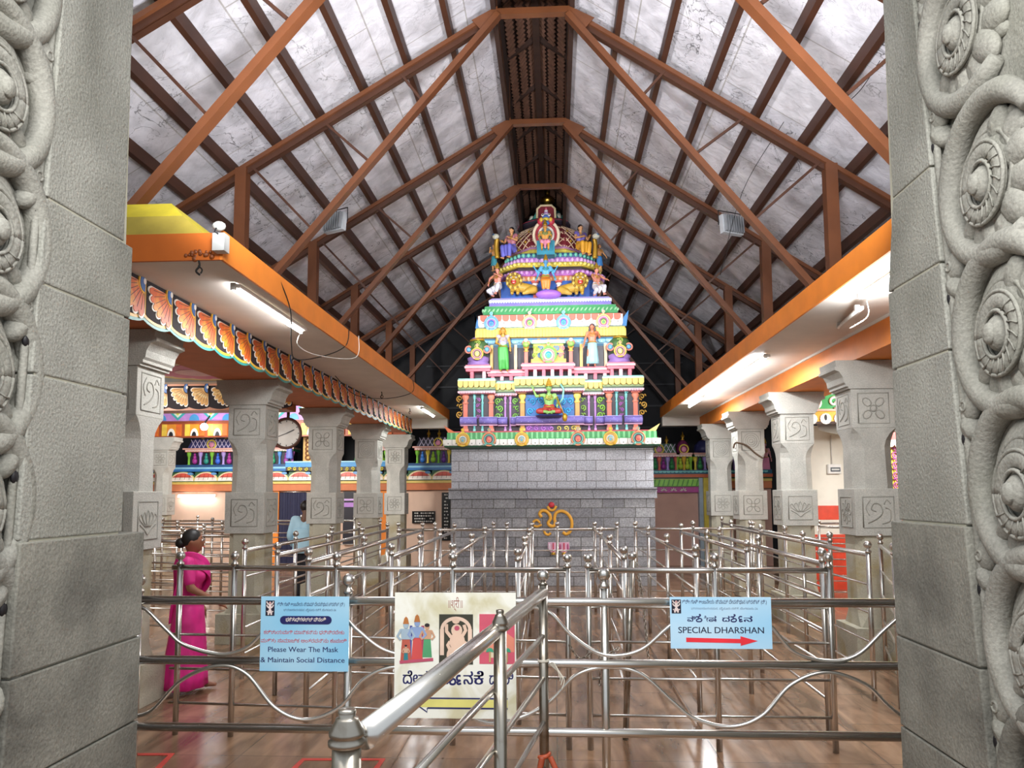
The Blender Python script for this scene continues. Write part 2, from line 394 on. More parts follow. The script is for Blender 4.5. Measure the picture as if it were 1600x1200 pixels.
# trusses
def truss(Y, label, collar=True):
    t = thing('roof_truss', label, 'truss', (ax, Y, 3.75), 'brown steel roof trusses')
    def part(nm, p0, p1, w, h, m=brown):
        b = MB(); b.bar(p0, p1, w, h, m, up=(0, 1, 0)); return b.build(nm, t)
    for s, xe, foot, post in ((-1, LX, -4.03, -3.85), (1, RX, 3.42, 3.32)):
        ze = roofz(xe); xo = -7.1 if s < 0 else 6.1
        r = part('rafter', (xe, Y, ze), (xo, Y, roofz(xo)), .05, .085)
        b = MB(); b.bar((xe, Y+.07, ze-.06), (xo, Y+.07, roofz(xo)-.06), .05, .07, brown_dark, up=(0, 1, 0)); b.bar((xe, Y-.0, ze-.045), (xo, Y-.0, roofz(xo)-.045), .10, .012, brown_dark, up=(0, 1, 0))
        b.build('lower_angle', r)
        zz = 3.75
        part('strut', (xe-s*.03, Y-.03, ze-.05), (foot, Y-.03, zz), .07, .12)
        part('post', (post, Y+.02, 3.75), (post, Y+.02, roofz(post)), .14, .14)
        def on_strut(f): return V((xe+(foot-xe)*f, Y, ze-.05+(zz-ze)*f))
        for fx, fs in ((.38, .27), (.69, .46), (.98, .67)):
            x = xe+(post-xe)*fx*.98
            part('web_rod', (x, Y, roofz(x)-.05), on_strut(fs), .03, .03, brown_dark)
        # gusset at the top
        b = MB(); fr = (V((0, Y-.05, 0)), V((1, 0, 0)), V((0, 0, 1)), V((0, -1, 0)))
        b.plate([(xe-s*.02, ze+.05), (xe+s*.30, ze-.12), (xe+s*.16, ze-.28), (xe-s*.03, ze-.1)], fr, 0, .01, brown); b.build('gusset_plate', t)
    if collar: part('collar_beam', (LX-.03, Y, 7.76), (RX+.03, Y, 7.76), .08, .1)
    for xe in (LX-.02, RX+.02):
        if collar: part('upstand', (xe, Y, 7.7), (xe, Y, 8.55), .07, .07, brown_dark)
    return t
for Y, lab, c in ((6.25, 'nearest roof truss, just above the ends of both canopies', True), (9.06, 'brown roof truss second from the doorway', True),
               (11.9, 'brown roof truss third from the doorway, carrying the hanging lamps', True), (14.5, 'brown roof truss just in front of the temple tower', True), (17.6, 'dark roof truss beside the temple tower dome', False), (20.6, 'farthest dark roof truss behind the temple tower', True)):
    truss(Y, lab, c)

# ================================================================ dark back hall and outer walls
dark_wall = mat('dark_back_wall', '#26272b', .8, var=.3, vs=1)
b = MB(); b.box(-14, 12, 21.5, 21.7, 0, 9.4, dark_wall)
struct(b, 'wall_back', 'dark wall behind the temple tower')
b = MB()
for z in (3.6, 4.2, 4.8, 5.4): b.box(-3.6, 3.6, 21.42, 21.5, z, z+.05, mat('dull_grey_rib', '#3c3d41', .7))
struct(b, 'trim_3', 'grey ribs across the dark back wall')
b = MB(); b.box(-12.2, -12, 3.6, 21.5, 0, 4.6, mat('beige_wall', '#d9b79c', .8, var=.08)); struct(b, 'wall_left', 'beige outer wall of the left aisle')
b = MB(); b.box(9.8, 10, 3.6, 21.5, 0, 4.6, white); struct(b, 'wall_right', 'white outer wall of the right aisle')

# ================================================================ canopies
blue_r = paint('#2f63a8'); teal = paint('#2f8c86'); yel = paint('#e9b23a'); mar = paint('#1c0c14', .8); whp = paint('#f2e9df')
fan_o = mat('orange_petal_paint', '#cf5a20', .5, col2='#e39a2c', vs=7); line_k = paint('#3a1a10')
def petal_panel(mb, fr, W, H, colors, flip=1):
    """one painted lotus panel, W wide and H high; its fan opens from the top corner"""
    fan_c, fan_edge, backing, b1, b2, hub = colors
    bot = [(x*W, -H+(.10*H)*(abs(2*x-1)**2)) for x in [i/8 for i in range(9)]]
    mb.plate([(0, 0), (W, 0)]+bot[::-1], fr, 0, .006, b1)
    mb.plate([(.0, 0), (W, 0)]+[(a, b+.045*H+.01) for a, b in bot[::-1]], fr, 0, .009, b2)
    mb.plate([(.04*W, 0), (W, 0)]+[(min(max(a, .05*W), W), b+.10*H+.015) for a, b in bot[::-1]], fr, 0, .012, backing)
    cx, cy = W*.93, -H*.10
    f = lambda r, d: [(min(max(a, .035*W), W*.98), min(b, -.01*H)) for a, b in fan(cx, cy, r, PI*.985, PI*1.53, 6, .13)]
    sq = lambda P: [(cx+(a-cx)*(W*.86/(H*.80)), b) for a, b in P]
    mb.plate(sq(fan(cx, cy, H*.80, PI*.99, PI*1.52, 6, .13)), fr, 0, .016, fan_edge)
    mb.plate(sq(fan(cx, cy, H*.755, PI*1.0, PI*1.51, 6, .13)), fr, 0, .020, fan_c)
    for k in range(7):
        t = PI*(1.03+.072*k); a0 = .22; stroke(mb, sq([(cx+H*q*math.cos(t), cy+H*q*math.sin(t)) for q in (.25, .45, .62)]), H*.013, fr, .020, .0215, line_k)
    mb.plate(disc(cx, cy+.0, W*.20, H*.24, 14, PI*.5, PI*1.5) , fr, 0, .024, b2)
    mb.plate(disc(cx, cy+.0, W*.165, H*.20, 14, PI*.5, PI*1.5), fr, 0, .028, hub)
    mb.plate(disc(cx-.02*W, cy+.03*H, W*.05, H*.07, 10), fr, 0, .030, whp)

def canopy(sgn, name, label):
    xi = 2.46*sgn; xo = -11.9 if sgn < 0 else 9.7
    t = thing(name, label, 'canopy', (xi, 5.45, 3.55))
    b = MB(); a, c = sorted((xi, xo))
    Y0 = 5.45 if sgn < 0 else 5.2
    b.box(a, c, Y0, 13.2, 3.55, 3.74, white); a2, c2 = sorted((xi, sgn*4.3)); b.box(a2, c2, 13.2, 17.75, 3.55, 3.74, white); b.build('slab', t)
    b = MB(); b.box(min(xi, xi-sgn*.02), max(xi, xi-sgn*.02), Y0-.02, 17.77, 3.54, 3.765, orange); b.build('orange_edge', t, 'bright orange edge band facing the hall')
    b = MB(); b.box(min(xi, xo), max(xi, xo), Y0-.025, Y0, 3.54, 3.745, orange_d); b.build('front_edge', t)
    b = MB(); b.box(min(xi, xi+sgn*1.7), max(xi, xi+sgn*1.7), 17.55, 17.75, 3.33, 3.55, white); b.build('end_beam', t)
    return t
cl = canopy(-1, 'concrete_canopy', 'left concrete canopy with orange edge and white underside')
cr = canopy(1, 'concrete_canopy', 'right concrete canopy with orange edge and glaring white underside')
b = MB(); yq = 5.47
pa, pb, pc = at(285, 337, Y=5.60), at(268, 318, Y=5.80), at(321, 357, Y=5.47)
b.add([(-9, yq, 3.745), (pc.x, yq, 3.745), (pa.x, 5.60, pa.z), (-9, 5.60, pa.z)], [(0, 1, 2, 3)], paint('#b9a443'))
b.add([(pa.x, 5.60, pa.z), (-9, 5.60, pa.z), (pb.x, 5.80, pb.z), (-9, 5.80, pb.z), (pc.x, yq, 3.745), (pc.x, 7.0, 3.745), (pb.x, 7.0, pb.z), (-9, 7.0, pb.z)],
      [(0, 2, 3, 1), (4, 5, 6, 2, 0), (2, 6, 7, 3)], paint('#e6d235'))
b.build('yellow_upstand', cl, 'yellow sloping upstand on top of the front edge')
b = MB()   # crumbling corner and rusty stub
for i in range(26): b.ell((-2.50-random.random()*.25, 5.42+random.random()*.03, 3.55+random.random()*.06), .012+random.random()*.014, paint('#8c4a22'), 6, 4)
b.build('crumbled_corner', cl, 'chipped corner showing rusty brown concrete')

# left beam with its painted lotus panels
bt = thing('lotus_beam', 'painted beam with orange lotus petals above the left pillars', 'beam', (-3.3, 5.5, 3.24))
b = MB(); b.box(-4.15, -3.31, 5.5, 17.7, 3.25, 3.55, mat('salmon_beam', '#c9794f', .7, var=.1)); b.build('beam', bt)
N0 = 28; W0 = (17.65-5.5)/N0
mbp = MB(); fr = (V((-3.31, 0, 3.55)), V((0, 1, 0)), V((0, 0, 1)), V((1, 0, 0)))
petal_panel(mbp, fr, W0*1.0, .37, (fan_o, whp, mar, teal, yel, blue_r))
ORIG['tmp'] = V((0, 0, 0))
class _P: name = 'tmp'
proto = None
for i in range(N0):
    if proto is None:
        me_src = mbp; org = ORIG[bt.name]
        proto = MB(); proto.v = [p+V((0, 5.5, 0)) for p in mbp.v]; proto.f = mbp.f; proto.m = mbp.m; proto.sm = mbp.sm; proto.mats = mbp.mats
        po = proto.build('lotus_panel', bt)
    else:
        c = po.copy(); COL.objects.link(c); c.location.y = po.location.y+i*W0
# right beam: plain orange
bt = thing('orange_beam', 'plain orange beam above the right pillars', 'beam', (3.3, 5.2, 3.24))
b = MB(); b.box(3.3, 4.1, 5.2, 17.7, 3.25, 3.55, orange); b.build('beam', bt)
b = MB(); b.box(3.285, 3.3, 5.2, 17.7, 3.52, 3.55, white); b.build('cover_strip', bt)

YB = at(300, 603, Z=3.52).y; ZB0 = at(300, 641, Y=YB).z
# cross beam of the left aisle, golden lotus panels towards the doorway
bt = thing('lotus_cross_beam', 'cross beam with golden lotus petals spanning the left aisle', 'beam', (-4.2, YB, ZB0))
b = MB(); b.box(-11.9, -4.16, YB+.01, YB+.45, ZB0, 3.55, paint('#b0673f')); b.build('beam', bt)
po = None
for i in range(21):
    if po is None:
        mbp = MB(); fr = front(-11.0, YB+.01, 3.52)
        petal_panel(mbp, fr, .33, .37, (mat('golden_petal_paint', '#c98f34', .5, col2='#f0dca0', vs=5), whp, mar, mar, mar, blue_r))
        mbp.plate([(0, 0), (.33, 0), (.33, .045), (0, .045)], fr, 0, .02, '#c98a6a')
        po = mbp.build('lotus_panel', bt)
    else:
        c = po.copy(); COL.objects.link(c); c.location.x = po.location.x+i*.33
# painted lotus rosette on the ceiling of the left aisle
RX0, RY_ = at(306, 580, Z=3.55).x, at(306, 594, Z=3.55).y-.82
t = thing('ceiling_rosette', 'pink and yellow lotus rosette painted on the left aisle ceiling', 'ceiling ornament', (RX0, RY_, 3.55))
fr = (V((RX0, RY_, 3.55)), V((1, 0, 0)), V((0, 1, 0)), V((0, 0, -1)))
b = MB(); b.plate(rect(-1.3, 1.05, -1.2, .95), fr, 0, .006, '#86a5b4'); b.build('panel', t, 'blue grey square field')
b = MB(); b.plate(disc(0, 0, .82, n=32), fr, 0, .012, '#e8c75e'); b.plate(disc(0, 0, .70, n=32), fr, 0, .016, '#f3e6cf'); b.build('border', t)
b = MB(); b.plate(fan(0, 0, .62, 0, 2*PI, 12, .12, r0=1)[:-1], fr, 0, .022, '#e07fb4'); b.plate(disc(0, 0, .28, n=20), fr, 0, .028, '#f6cfe2'); b.build('petals', t, 'pink petals')

# ================================================================ pillars
def rosette(mb, fr, s, kind, m=None, g=None):
    m = m or pillar_stone
    relief(mb, [(-s, -s), (s, -s), (s, s), (-s, s), (-s, -s)], s*.05, fr, groove, .4, 4)
    if kind == 0:
        for k in range(4):
            a = PI/4+k*PI/2; relief(mb, [(s*.2*math.cos(a)+s*.3*math.cos(a+q), s*.2*math.sin(a)+s*.3*math.sin(a+q)) for q in ()] or [(s*(.25+.33*(1-math.cos(u)))*math.cos(a)-s*.24*math.sin(u)*math.sin(a), s*(.25+.33*(1-math.cos(u)))*math.sin(a)+s*.24*math.sin(u)*math.cos(a)) for u in [i*PI/4 for i in range(9)]], s*.04, fr, groove, .5, 4)
        relief(mb, disc(0, 0, s*.2, n=14)+[(s*.2, 0)], s*.05, fr, groove, .6, 4)
    elif kind == 1:
        for q in (.2, .42, .62, .85): relief(mb, disc(0, 0, s*q, n=20)+[(s*q, 0)], s*.035, fr, groove, .6, 4)
    elif kind == 2:
        relief(mb, smooth_line([(-.7*s, -.7*s), (-.1*s, -.4*s), (.25*s, 0), (.1*s, .5*s), (-.3*s, .55*s), (-.45*s, .2*s), (-.15*s, .05*s)]), s*.05, fr, groove, .6, 4)
        relief(mb, smooth_line([(-.6*s, -.2*s), (-.8*s, .3*s), (-.5*s, .8*s)]), s*.04, fr, groove, .6, 4)
        relief(mb, smooth_line([(.2*s, -.75*s), (.7*s, -.55*s), (.75*s, .1*s), (.45*s, .3*s)]), s*.045, fr, groove, .6, 4)
        relief(mb, smooth_line([(.35*s, .5*s), (.55*s, .8*s), (.8*s, .55*s)]), s*.04, fr, groove, .6, 4)
    elif kind == 3:
        for k in range(8):
            a = k*PI/4; relief(mb, smooth_line([(s*.22*math.cos(a), s*.22*math.sin(a)), (s*.6*math.cos(a-.3), s*.6*math.sin(a-.3)), (s*.82*math.cos(a), s*.82*math.sin(a)), (s*.6*math.cos(a+.3), s*.6*math.sin(a+.3)), (s*.22*math.cos(a), s*.22*math.sin(a))], 3), s*.035, fr, groove, .6, 4)
        relief(mb, disc(0, 0, s*.18, n=12)+[(s*.18, 0)], s*.04, fr, groove, .6, 4)
    else:   # lotus in profile
        for q in (-.7, -.35, 0, .35, .7): relief(mb, smooth_line([(q*.3*s, -.35*s), (q*s-.16*s, .1*s), (q*s, .55*s-abs(q)*.3*s), (q*s+.16*s, .1*s), (q*.3*s, -.35*s)], 4), s*.035, fr, groove, .6, 4)
        relief(mb, smooth_line([(-.8*s, -.2*s), (-.3*s, -.5*s), (0, -.75*s), (.3*s, -.5*s), (.8*s, -.2*s)]), s*.04, fr, groove, .6, 4)
def octa(w, ch): return [(w, -w+ch), (w, w-ch), (w-ch, w), (-w+ch, w), (-w, w-ch), (-w, -w+ch), (-w+ch, -w), (w-ch, -w)]
def pillar(x, y, sgn, label, kinds, group, w=.235, sc=1.0):
    """sgn: direction of the hall (+1 the hall lies towards +x)"""
    t = thing('stone_pillar', label, 'pillar', (x, y, 0), group)
    def loft(rings, m):
        b = MB(); n = len(rings[0][0]); vs = [(x+p[0], y+p[1], z) for P, z in rings for p in P]
        fs = [(i*n+j, i*n+(j+1) % n, (i+1)*n+(j+1) % n, (i+1)*n+j) for i in range(len(rings)-1) for j in range(n)] + [list(range(n))[::-1], [(len(rings)-1)*n+j for j in range(n)]]
        b.add(vs, fs, m); return b
    b = MB(); b.box(x-w-.07, x+w+.07, y-w-.07, y+w+.07, 0, .36, pillar_low)
    fr = front(x, y-w-.07, .18); relief(b, disc(0, 0, .07, n=14)+[(.07, 0)], .006, fr, groove, .6, 4); relief(b, disc(0, 0, .03, n=10)+[(.03, 0)], .006, fr, groove, .6, 4)
    b.build('base', t, bevel=.01)
    loft([(octa(w-.005, .01), .36), (octa(w-.012, .085), .50), (octa(w-.012, .085), 1.33)], pillar_low).build('lower_shaft', t)
    b = MB(); b.box(x-w-.012, x+w+.012, y-w-.012, y+w+.012, 1.33, 1.84, pillar_stone); o = b.build('lower_block', t, bevel=.006)
    b = MB(); s = .165
    rosette(b, front(x, y-w-.014, 1.585), s, kinds[0]); rosette(b, (V((x+sgn*(w+.014), y, 1.585)), V((0, sgn, 0)), V((0, 0, 1)), V((sgn, 0, 0))), s, kinds[1]); b.build('carving', o)
    loft([(octa(w-.015, .10), 1.84), (octa(w-.018, .11), 2.30), (octa(w-.015, .095), 2.37), (octa(w-.008, .06), 2.44), (octa(w-.002, .02), 2.485), (octa(w, .004), 2.5)], pillar_stone).build('upper_shaft', t)
    b = MB(); b.box(x-w, x+w, y-w, y+w, 2.5, 2.93, pillar_stone); o = b.build('upper_block', t, bevel=.006)
    b = MB(); rosette(b, front(x, y-w-.002, 2.715), s, kinds[2]); rosette(b, (V((x+sgn*(w+.002), y, 2.715)), V((0, sgn, 0)), V((0, 0, 1)), V((sgn, 0, 0))), s, kinds[3]); b.build('carving', o)
    b = MB(); half = [(w+.005, 2.93), (w+.03, 2.93), (w+.03, 2.955), (w+.055, 2.955), (w+.055, 2.98), (w+.075, 3.0), (w+.085, 3.06), (w+.12, 3.12), (w+.17, 3.14), (w+.17, 3.17), (w+.15, 3.18), (w+.16, 3.245)]
    prof = [(x+a, z) for a, z in half]+[(x-a, z) for a, z in half[::-1]]
    b.prism(prof, 'y', y-w-.02, y+w+.02, pillar_stone); b.build('bracket_capital', t)
    return t
PW = .235
lp = [(6.40, 'largest left pillar, beside the woman in pink, mostly behind the doorway stones', (4, 4, 4, 2)), (9.36, 'left pillar second from the doorway, with a carved palm leaf block', (2, 2, 2, 2)), (12.5, 'left pillar beside the man in the light blue shirt', (2, 3, 0, 2)), (15.47, 'left pillar with a carved ring target on its upper block', (0, 3, 1, 1)), (18.3, 'farthest of the left row of pillars, near the black plaques', (3, 3, 3, 3))]
for yy, lab, k in lp: pillar(-3.6-PW, yy+PW, 1, lab, k, 'left row of stone pillars')
rp = [(8.55, 'nearest right pillar, partly behind the doorway stones', (2, 3, 0, 2)), (11.2, 'right pillar second from the doorway, with a carved lotus in profile', (4, 3, 2, 2)), (13.8, 'right pillar with a clenched hand shape on its lower block', (0, 3, 1, 2)), (16.25, 'farthest right pillar, with a carved ring on its upper block', (3, 3, 1, 2))]
for yy, lab, k in rp: pillar(3.25+PW, yy+PW, -1, lab, k, 'right row of stone pillars')
pillar(-9.7, 18.6, 1, 'slim outer pillar at the far end of the left aisle', (3, 4, 3, 2), None, w=.2)
# ================================================================ doorway stones with carved scrolls
def rel_ell(mb, fr, a, b, t, ra, rb, rt, ang, mt, n=14, m=8):
    o, ux, uy, nn = fr; ca, sa = math.cos(ang), math.sin(ang); M = Matrix((ux*ca+uy*sa, uy*ca-ux*sa, nn)).transposed()
    mb.ell(o+ux*a+uy*b+nn*t, (ra, rb, rt), mt, n, m, rot=M)
def jamb(sgn, X, label, far, zj, bound, meds, plinth_top, plinth_far, shift):
    """sgn +1: face looks towards +x. far: function z -> far edge Y; bound: z -> edge of the carved band"""
    t = thing('doorway_jamb', label, 'doorway pillar', (X, far(1), 0))
    x0, x1 = sorted((X, X-sgn*.62))
    zs = zj+[5.0]
    for i in range(len(zs)-1):
        za, zb = zs[i]+.004, zs[i+1]-.004
        low = zb <= plinth_top+.01
        ex = .012*sgn if low else 0
        b = MB(); m = granite_dark if low else granite
        if not low and i == len(zs)-2: m = granite
        pts = []
        P = [(bound(za), za), (far(za), za), (far(zb), zb), (bound(zb), zb)] if not low else [(bound(za), za), (plinth_far(za), za), (plinth_far(zb), zb), (bound(zb), zb)]
        fr = (V((X+ex, 0, 0)), V((0, 1, 0)), V((0, 0, 1)), V((sgn, 0, 0)))
        b.plate(P, fr, -.6, 0, m); b.build('stone_block', t, bevel=.006)
    b = MB(); fr = (V((X-sgn*.006, 0, 0)), V((0, 1, 0)), V((0, 0, 1)), V((sgn, 0, 0)))
    b.plate([(bound(0)+.02, .0), (plinth_far(.5)-.02, 0), (plinth_far(plinth_top)-.02, plinth_top-.02), (far(plinth_top)-.02, plinth_top-.02), (far(5)-.02, 4.99), (bound(5)+.02, 4.99)], fr, -.5, 0, mortar)
    b.build('mortar_joints', t)
    # carved band
    cb = MB(); fr = (V((X-sgn*.075, 0, 0)), V((0, 1, 0)), V((0, 0, 1)), V((sgn, 0, 0)))
    cb.plate([(1.9, 0), (bound(0), 0), (bound(5), 5.0), (1.9, 5.0)], fr, -.52, 0, granite_carved); band = cb.build('carved_band', t)
    # edge of the smooth stones is a thin fillet
    e = MB(); fr0 = (V((X-sgn*.03, 0, 0)), V((0, 1, 0)), V((0, 0, 1)), V((sgn, 0, 0)))
    relief(e, [(bound(z)-.012, z) for z in [i*.25 for i in range(21)]], .016, fr0, granite_carved, 1, 6); e.build('fillet', band)
    G = lambda z: granite_carved if z > 1.15 else granite_dark
    for (cy, cz) in meds:
        m = G(cz)
        o, ux, uy, nn = fr; oo = fr; q = MB()
        near = -1      # towards the porch
        rel_ell(q, fr, cy+.01, cz+.045, .0, .178, .215, .060, 0, m, 30, 10)     # smooth swelling body of the flower
        el = lambda ra, rb, dy, dz, k=30: [(cy+dy+ra*math.cos(u), cz+dz+rb*math.sin(u)) for u in [i*2*PI/k for i in range(k+1)]]
        relief(q, el(.158, .175, .0, .01), .011, fr, m, .8, 6, t=.040)
        q.tube([o+ux*a+uy*b_+nn*.060 for a, b_ in el(.108, .120, -.008, -.015)], .034, m, 10, flat=(nn, .55))
        relief(q, el(.140, .154, -.008, -.015), .008, fr, m, 1, 6, t=.068)
        relief(q, el(.076, .086, -.008, -.018), .008, fr, m, 1, 6, t=.076)
        rel_ell(q, fr, cy-.002, cz-.012, .052, .060, .070, .048, 0, m, 20, 8)
        rel_ell(q, fr, cy+.002, cz-.014, .092, .034, .042, .018, 0, m, 16, 6)
        for k in range(11):
            u = R(125)+R(190)*k/10; relief(q, [(cy-.008+r_*math.cos(u+(r_-.08)*4), cz-.015+r_*1.1*math.sin(u+(r_-.08)*4)) for r_ in (.082, .11, .136)], .004, fr, m, .9, 4, t=.078)
        q.build('lotus_medallion', t)
        q = MB()
        for k, (u, l, wd) in enumerate(((112, .075, .06), (140, .085, .068), (168, .095, .072), (196, .105, .074), (224, .110, .072), (250, .112, .066), (274, .105, .060), (297, .095, .052), (318, .08, .045))):
            u = R(u); rel_ell(q, fr, cy+.175*math.cos(u), cz+.20*math.sin(u), .022-.008*(k % 2), l, wd*.92, .034, u, m, 14, 6)
            rel_ell(q, fr, cy+.225*math.cos(u+.22), cz+.25*math.sin(u+.22), .0, l*.5, wd*.5, .026, u+.2, m, 10, 5)
        q.build('lotus_petals', t)
        q = MB(); pts = []; rs = []
        for k in range(30):
            u = R(150)-R(238)*k/29; pts.append((cy+.282*math.cos(u), cz+.02+.300*math.sin(u))); rs.append(.050*(.5+.5*min(1, k/4)))
        for dy, dz, r_ in ((-.06, -.285, .046), (-.13, -.265, .040), (-.20, -.235, .030)): pts.append((cy+dy, cz+dz)); rs.append(r_)
        q.tube([o+ux*a+uy*b_+nn*.028 for a, b_ in pts], rs, m, 14)
        q.build('scroll_stem', t)
        # bud and hooded leaf where two scrolls meet
        q = MB(); by, bz = cy+.30, cz-.25
        by = min(by, bound(bz)-.03)
        rel_ell(q, fr, by, bz, .03, .062, .066, .032, 0, m, 18, 8); relief(q, disc(by, bz, .018, n=12)+[(by+.018, bz)], .006, fr, m, 1, 6, t=.060)
        q.build('round_bud', t)
        if int(cz*10) % 2 == 0 or True:
            q = MB(); hy, hz = min(cy+.30, bound(cz)-.035), bz-.085
            rel_ell(q, fr, hy-.02, hz, .02, .07, .045, .05, .9, m, 14, 6); q.ell(fr[0]+V((sgn*.052, hy-.0, hz-.045)), (.012, .020, .028), black, 10, 6)  # black bead stands in for the shaded hole below the hood
            q.build('hooded_leaf', t)
    return t
pz = lambda x, y, X: at(x, y, X=X)
# left: far edge, joints and carved band measured on the plane of the face
LXJ, RXJ = -2.0, 1.6
lj = [0, pz(215, 1122, LXJ).z, pz(218, 992, LXJ).z, 1.632, pz(190, 615, LXJ).z, pz(200, 497, LXJ).z, 2.985, 4.35]
rj = [0, pz(1422, 1140, RXJ).z, pz(1413, 995, RXJ).z, 1.668, pz(1405, 575, RXJ).z, pz(1393, 455, RXJ).z, pz(1386, 318, RXJ).z, 4.4]
jamb(1, LXJ, 'left carved granite doorway pillar with scrolling lotus medallions', lambda z: 3.40 if z > 2.984 else 3.475, lj,
     lambda z: 2.70+.05*z, [(pz(6, 130, LXJ).y, pz(6, 130, LXJ).z), (pz(-2, 352, LXJ).y, pz(-2, 352, LXJ).z), (pz(-18, 575, LXJ).y, pz(-18, 575, LXJ).z), (pz(-32, 790, LXJ).y, pz(-32, 790, LXJ).z), (pz(18, -75, LXJ).y, pz(18, -75, LXJ).z), (pz(-45, 1020, LXJ).y, pz(-45, 1020, LXJ).z)], 1.632, lambda z: 3.65, 0)
rm = [(1478, -170), (1487, 48), (1528, 282), (1553, 515), (1583, 765), (1612, 1020), (1640, 1280)]
jamb(-1, RXJ, 'right carved granite doorway pillar with a column of lotus medallions', lambda z: 3.60 if z > 3.1 else 3.695, rj,
     lambda z: 2.95+.09*z, [(pz(x, y, RXJ).y, pz(x, y, RXJ).z) for x, y in rm], 1.668, lambda z: 3.76, 0)
b = MB(); b.box(-14, -2.56, 2.95, 3.4, 0, 4.6, granite); struct(b, 'wall_front_left', 'granite wall left of the doorway')
b = MB(); b.box(2.16, 12, 2.95, 3.6, 0, 4.6, granite); struct(b, 'wall_front_right', 'granite wall right of the doorway')

# ================================================================ railings
def post(t, x, y, h=1.27, r=.022, ball=True, m=steel, n=14, base=0):
    b = MB(); b.tube([(x, y, base), (x, y, h)], r, m, n); p = b.build('post', t)
    if ball:
        b = MB(); b.lathe((x, y, h-.01), [(r*1.25, 0), (r*1.35, .015), (r*.7, .028), (r*.7, .036)], m, 12); b.ell((x, y, h+.026+r*1.5), r*1.6, m, 14, 8); b.build('ball_finial', p)
    return p
def barrier(label, P0, P1, posts, rails=(.99, .745, .49, .235), top=1.25, rt=.021, rr=.0105, group='stainless steel queue barriers', m=steel, ball=True, name='queue_barrier', ph=None):
    P0, P1 = V((P0[0], P0[1], 0)), V((P1[0], P1[1], 0)); d = P1-P0
    t = thing(name, label, 'railing', tuple(P0), group)
    b = MB(); b.tube([P0+V((0, 0, top)), P1+V((0, 0, top))], rt, m, 12); b.build('top_rail', t)
    for z in rails:
        b = MB(); b.tube([P0+V((0, 0, z)), P1+V((0, 0, z))], rr, m, 8); b.build('rail', t)
    for f in posts: p = P0+d*f; post(t, p.x, p.y, (ph or top+.03), m=m, ball=ball)
    return t
# front railing across the doorway, three thick rails with wavy pipes
t = thing('front_railing', 'wide front railing across the doorway with wavy pipes, carrying three signs', 'railing', (-2.2, 4.0, 0))
for z in (1.253, .946, .607):
    b = MB(); b.tube([(-2.22, 4.0, z), (1.90, 3.985, z-.004)], .0225, steel, 16); b.build('thick_rail', t)
def wave(z0, z1, pts, nm):
    P = [at(x, y, Y=3.99) for x, y in pts]; P = smooth_line([(p.x, p.z) for p in P], 10)
    b = MB(); b.tube([(a, 3.985, min(max(c, z0), z1)) for a, c in P], .0105, steel, 10); b.build(nm, t)
wave(.96, 1.25, [(217, 948), (232, 955), (262, 985), (290, 1008), (345, 1022), (385, 1012), (415, 985), (455, 952), (492, 944), (530, 955), (560, 985), (600, 1015), (650, 1024), (700, 1012), (745, 975), (800, 948), (855, 955), (890, 990), (930, 1018), (965, 1024), (1005, 1013), (1050, 975), (1100, 948), (1150, 945), (1200, 975), (1240, 1018), (1296, 1033), (1340, 1022), (1380, 985), (1408, 962), (1440, 945)], 'wavy_pipe')
wave(.60, .95, [(212, 1119), (240, 1108), (285, 1062), (340, 1040), (385, 1052), (430, 1105), (478, 1124), (530, 1105), (570, 1060), (618, 1042), (665, 1058), (705, 1100), (760, 1128), (815, 1120), (860, 1095), (900, 1055), (948, 1042), (1000, 1052), (1050, 1095), (1085, 1122), (1140, 1135), (1190, 1118), (1235, 1070), (1290, 1050), (1350, 1068), (1385, 1100), (1418, 1125), (1450, 1138)], 'wavy_pipe')
for x in (at(221, 940, Y=4.03).x, at(547, 940, Y=4.03).x, at(944, 940, Y=4.0).x, 1.86): post(t, x, 4.0, 1.33 if x > -1 else 1.30, r=.0215)
# slanting handrail coming towards the viewer
t = thing('entrance_handrail', 'thick slanting handrail running from the near capped post to the front railing', 'railing', (-.35, 1.55, 0))
A, Bq, Cq = V((-.43, 1.60, 0)), V((-.205, 2.86, 0)), V((-.065, 3.97, 0))
b = MB(); b.tube([A+V((.03, .03, 1.30)), Cq+V((0, 0, 1.30))], .029, steel, 20); b.build('handrail', t)
for z in (1.085, .875, .66, .44):
    b = MB(); b.tube([A+V((.0, 0, z)), Cq+V((0, 0, z))], .0125, steel, 12); b.build('rail', t)
for p, h, r in ((A, 1.30, .030), (Bq, 1.315, .024), (Cq, 1.34, .024)):
    b = MB(); b.tube([(p.x, p.y, 0), (p.x, p.y, h)], r, steel_old, 18); q = b.build('post', t)
    b = MB()
    if p is Cq: b.lathe((p.x, p.y, h), [(r*1.1, 0), (r*.6, .01), (r*.5, .02)], steel_old, 14); b.ell((p.x, p.y, h+.045), .032, steel, 16, 10)
    else: b.lathe((p.x, p.y, h-.012), [(r*1.02, 0), (r*1.25, .003), (r*1.27, .012), (r*1.02, .018), (r*1.2, .022), (r*1.22, .03), (r*.80, .052), (r*.78, .056), (r*.55, .058), (r*.62, .068), (r*.6, .074), (0.002, .076)], steel_old, 22)
    b.build('post_cap', q)
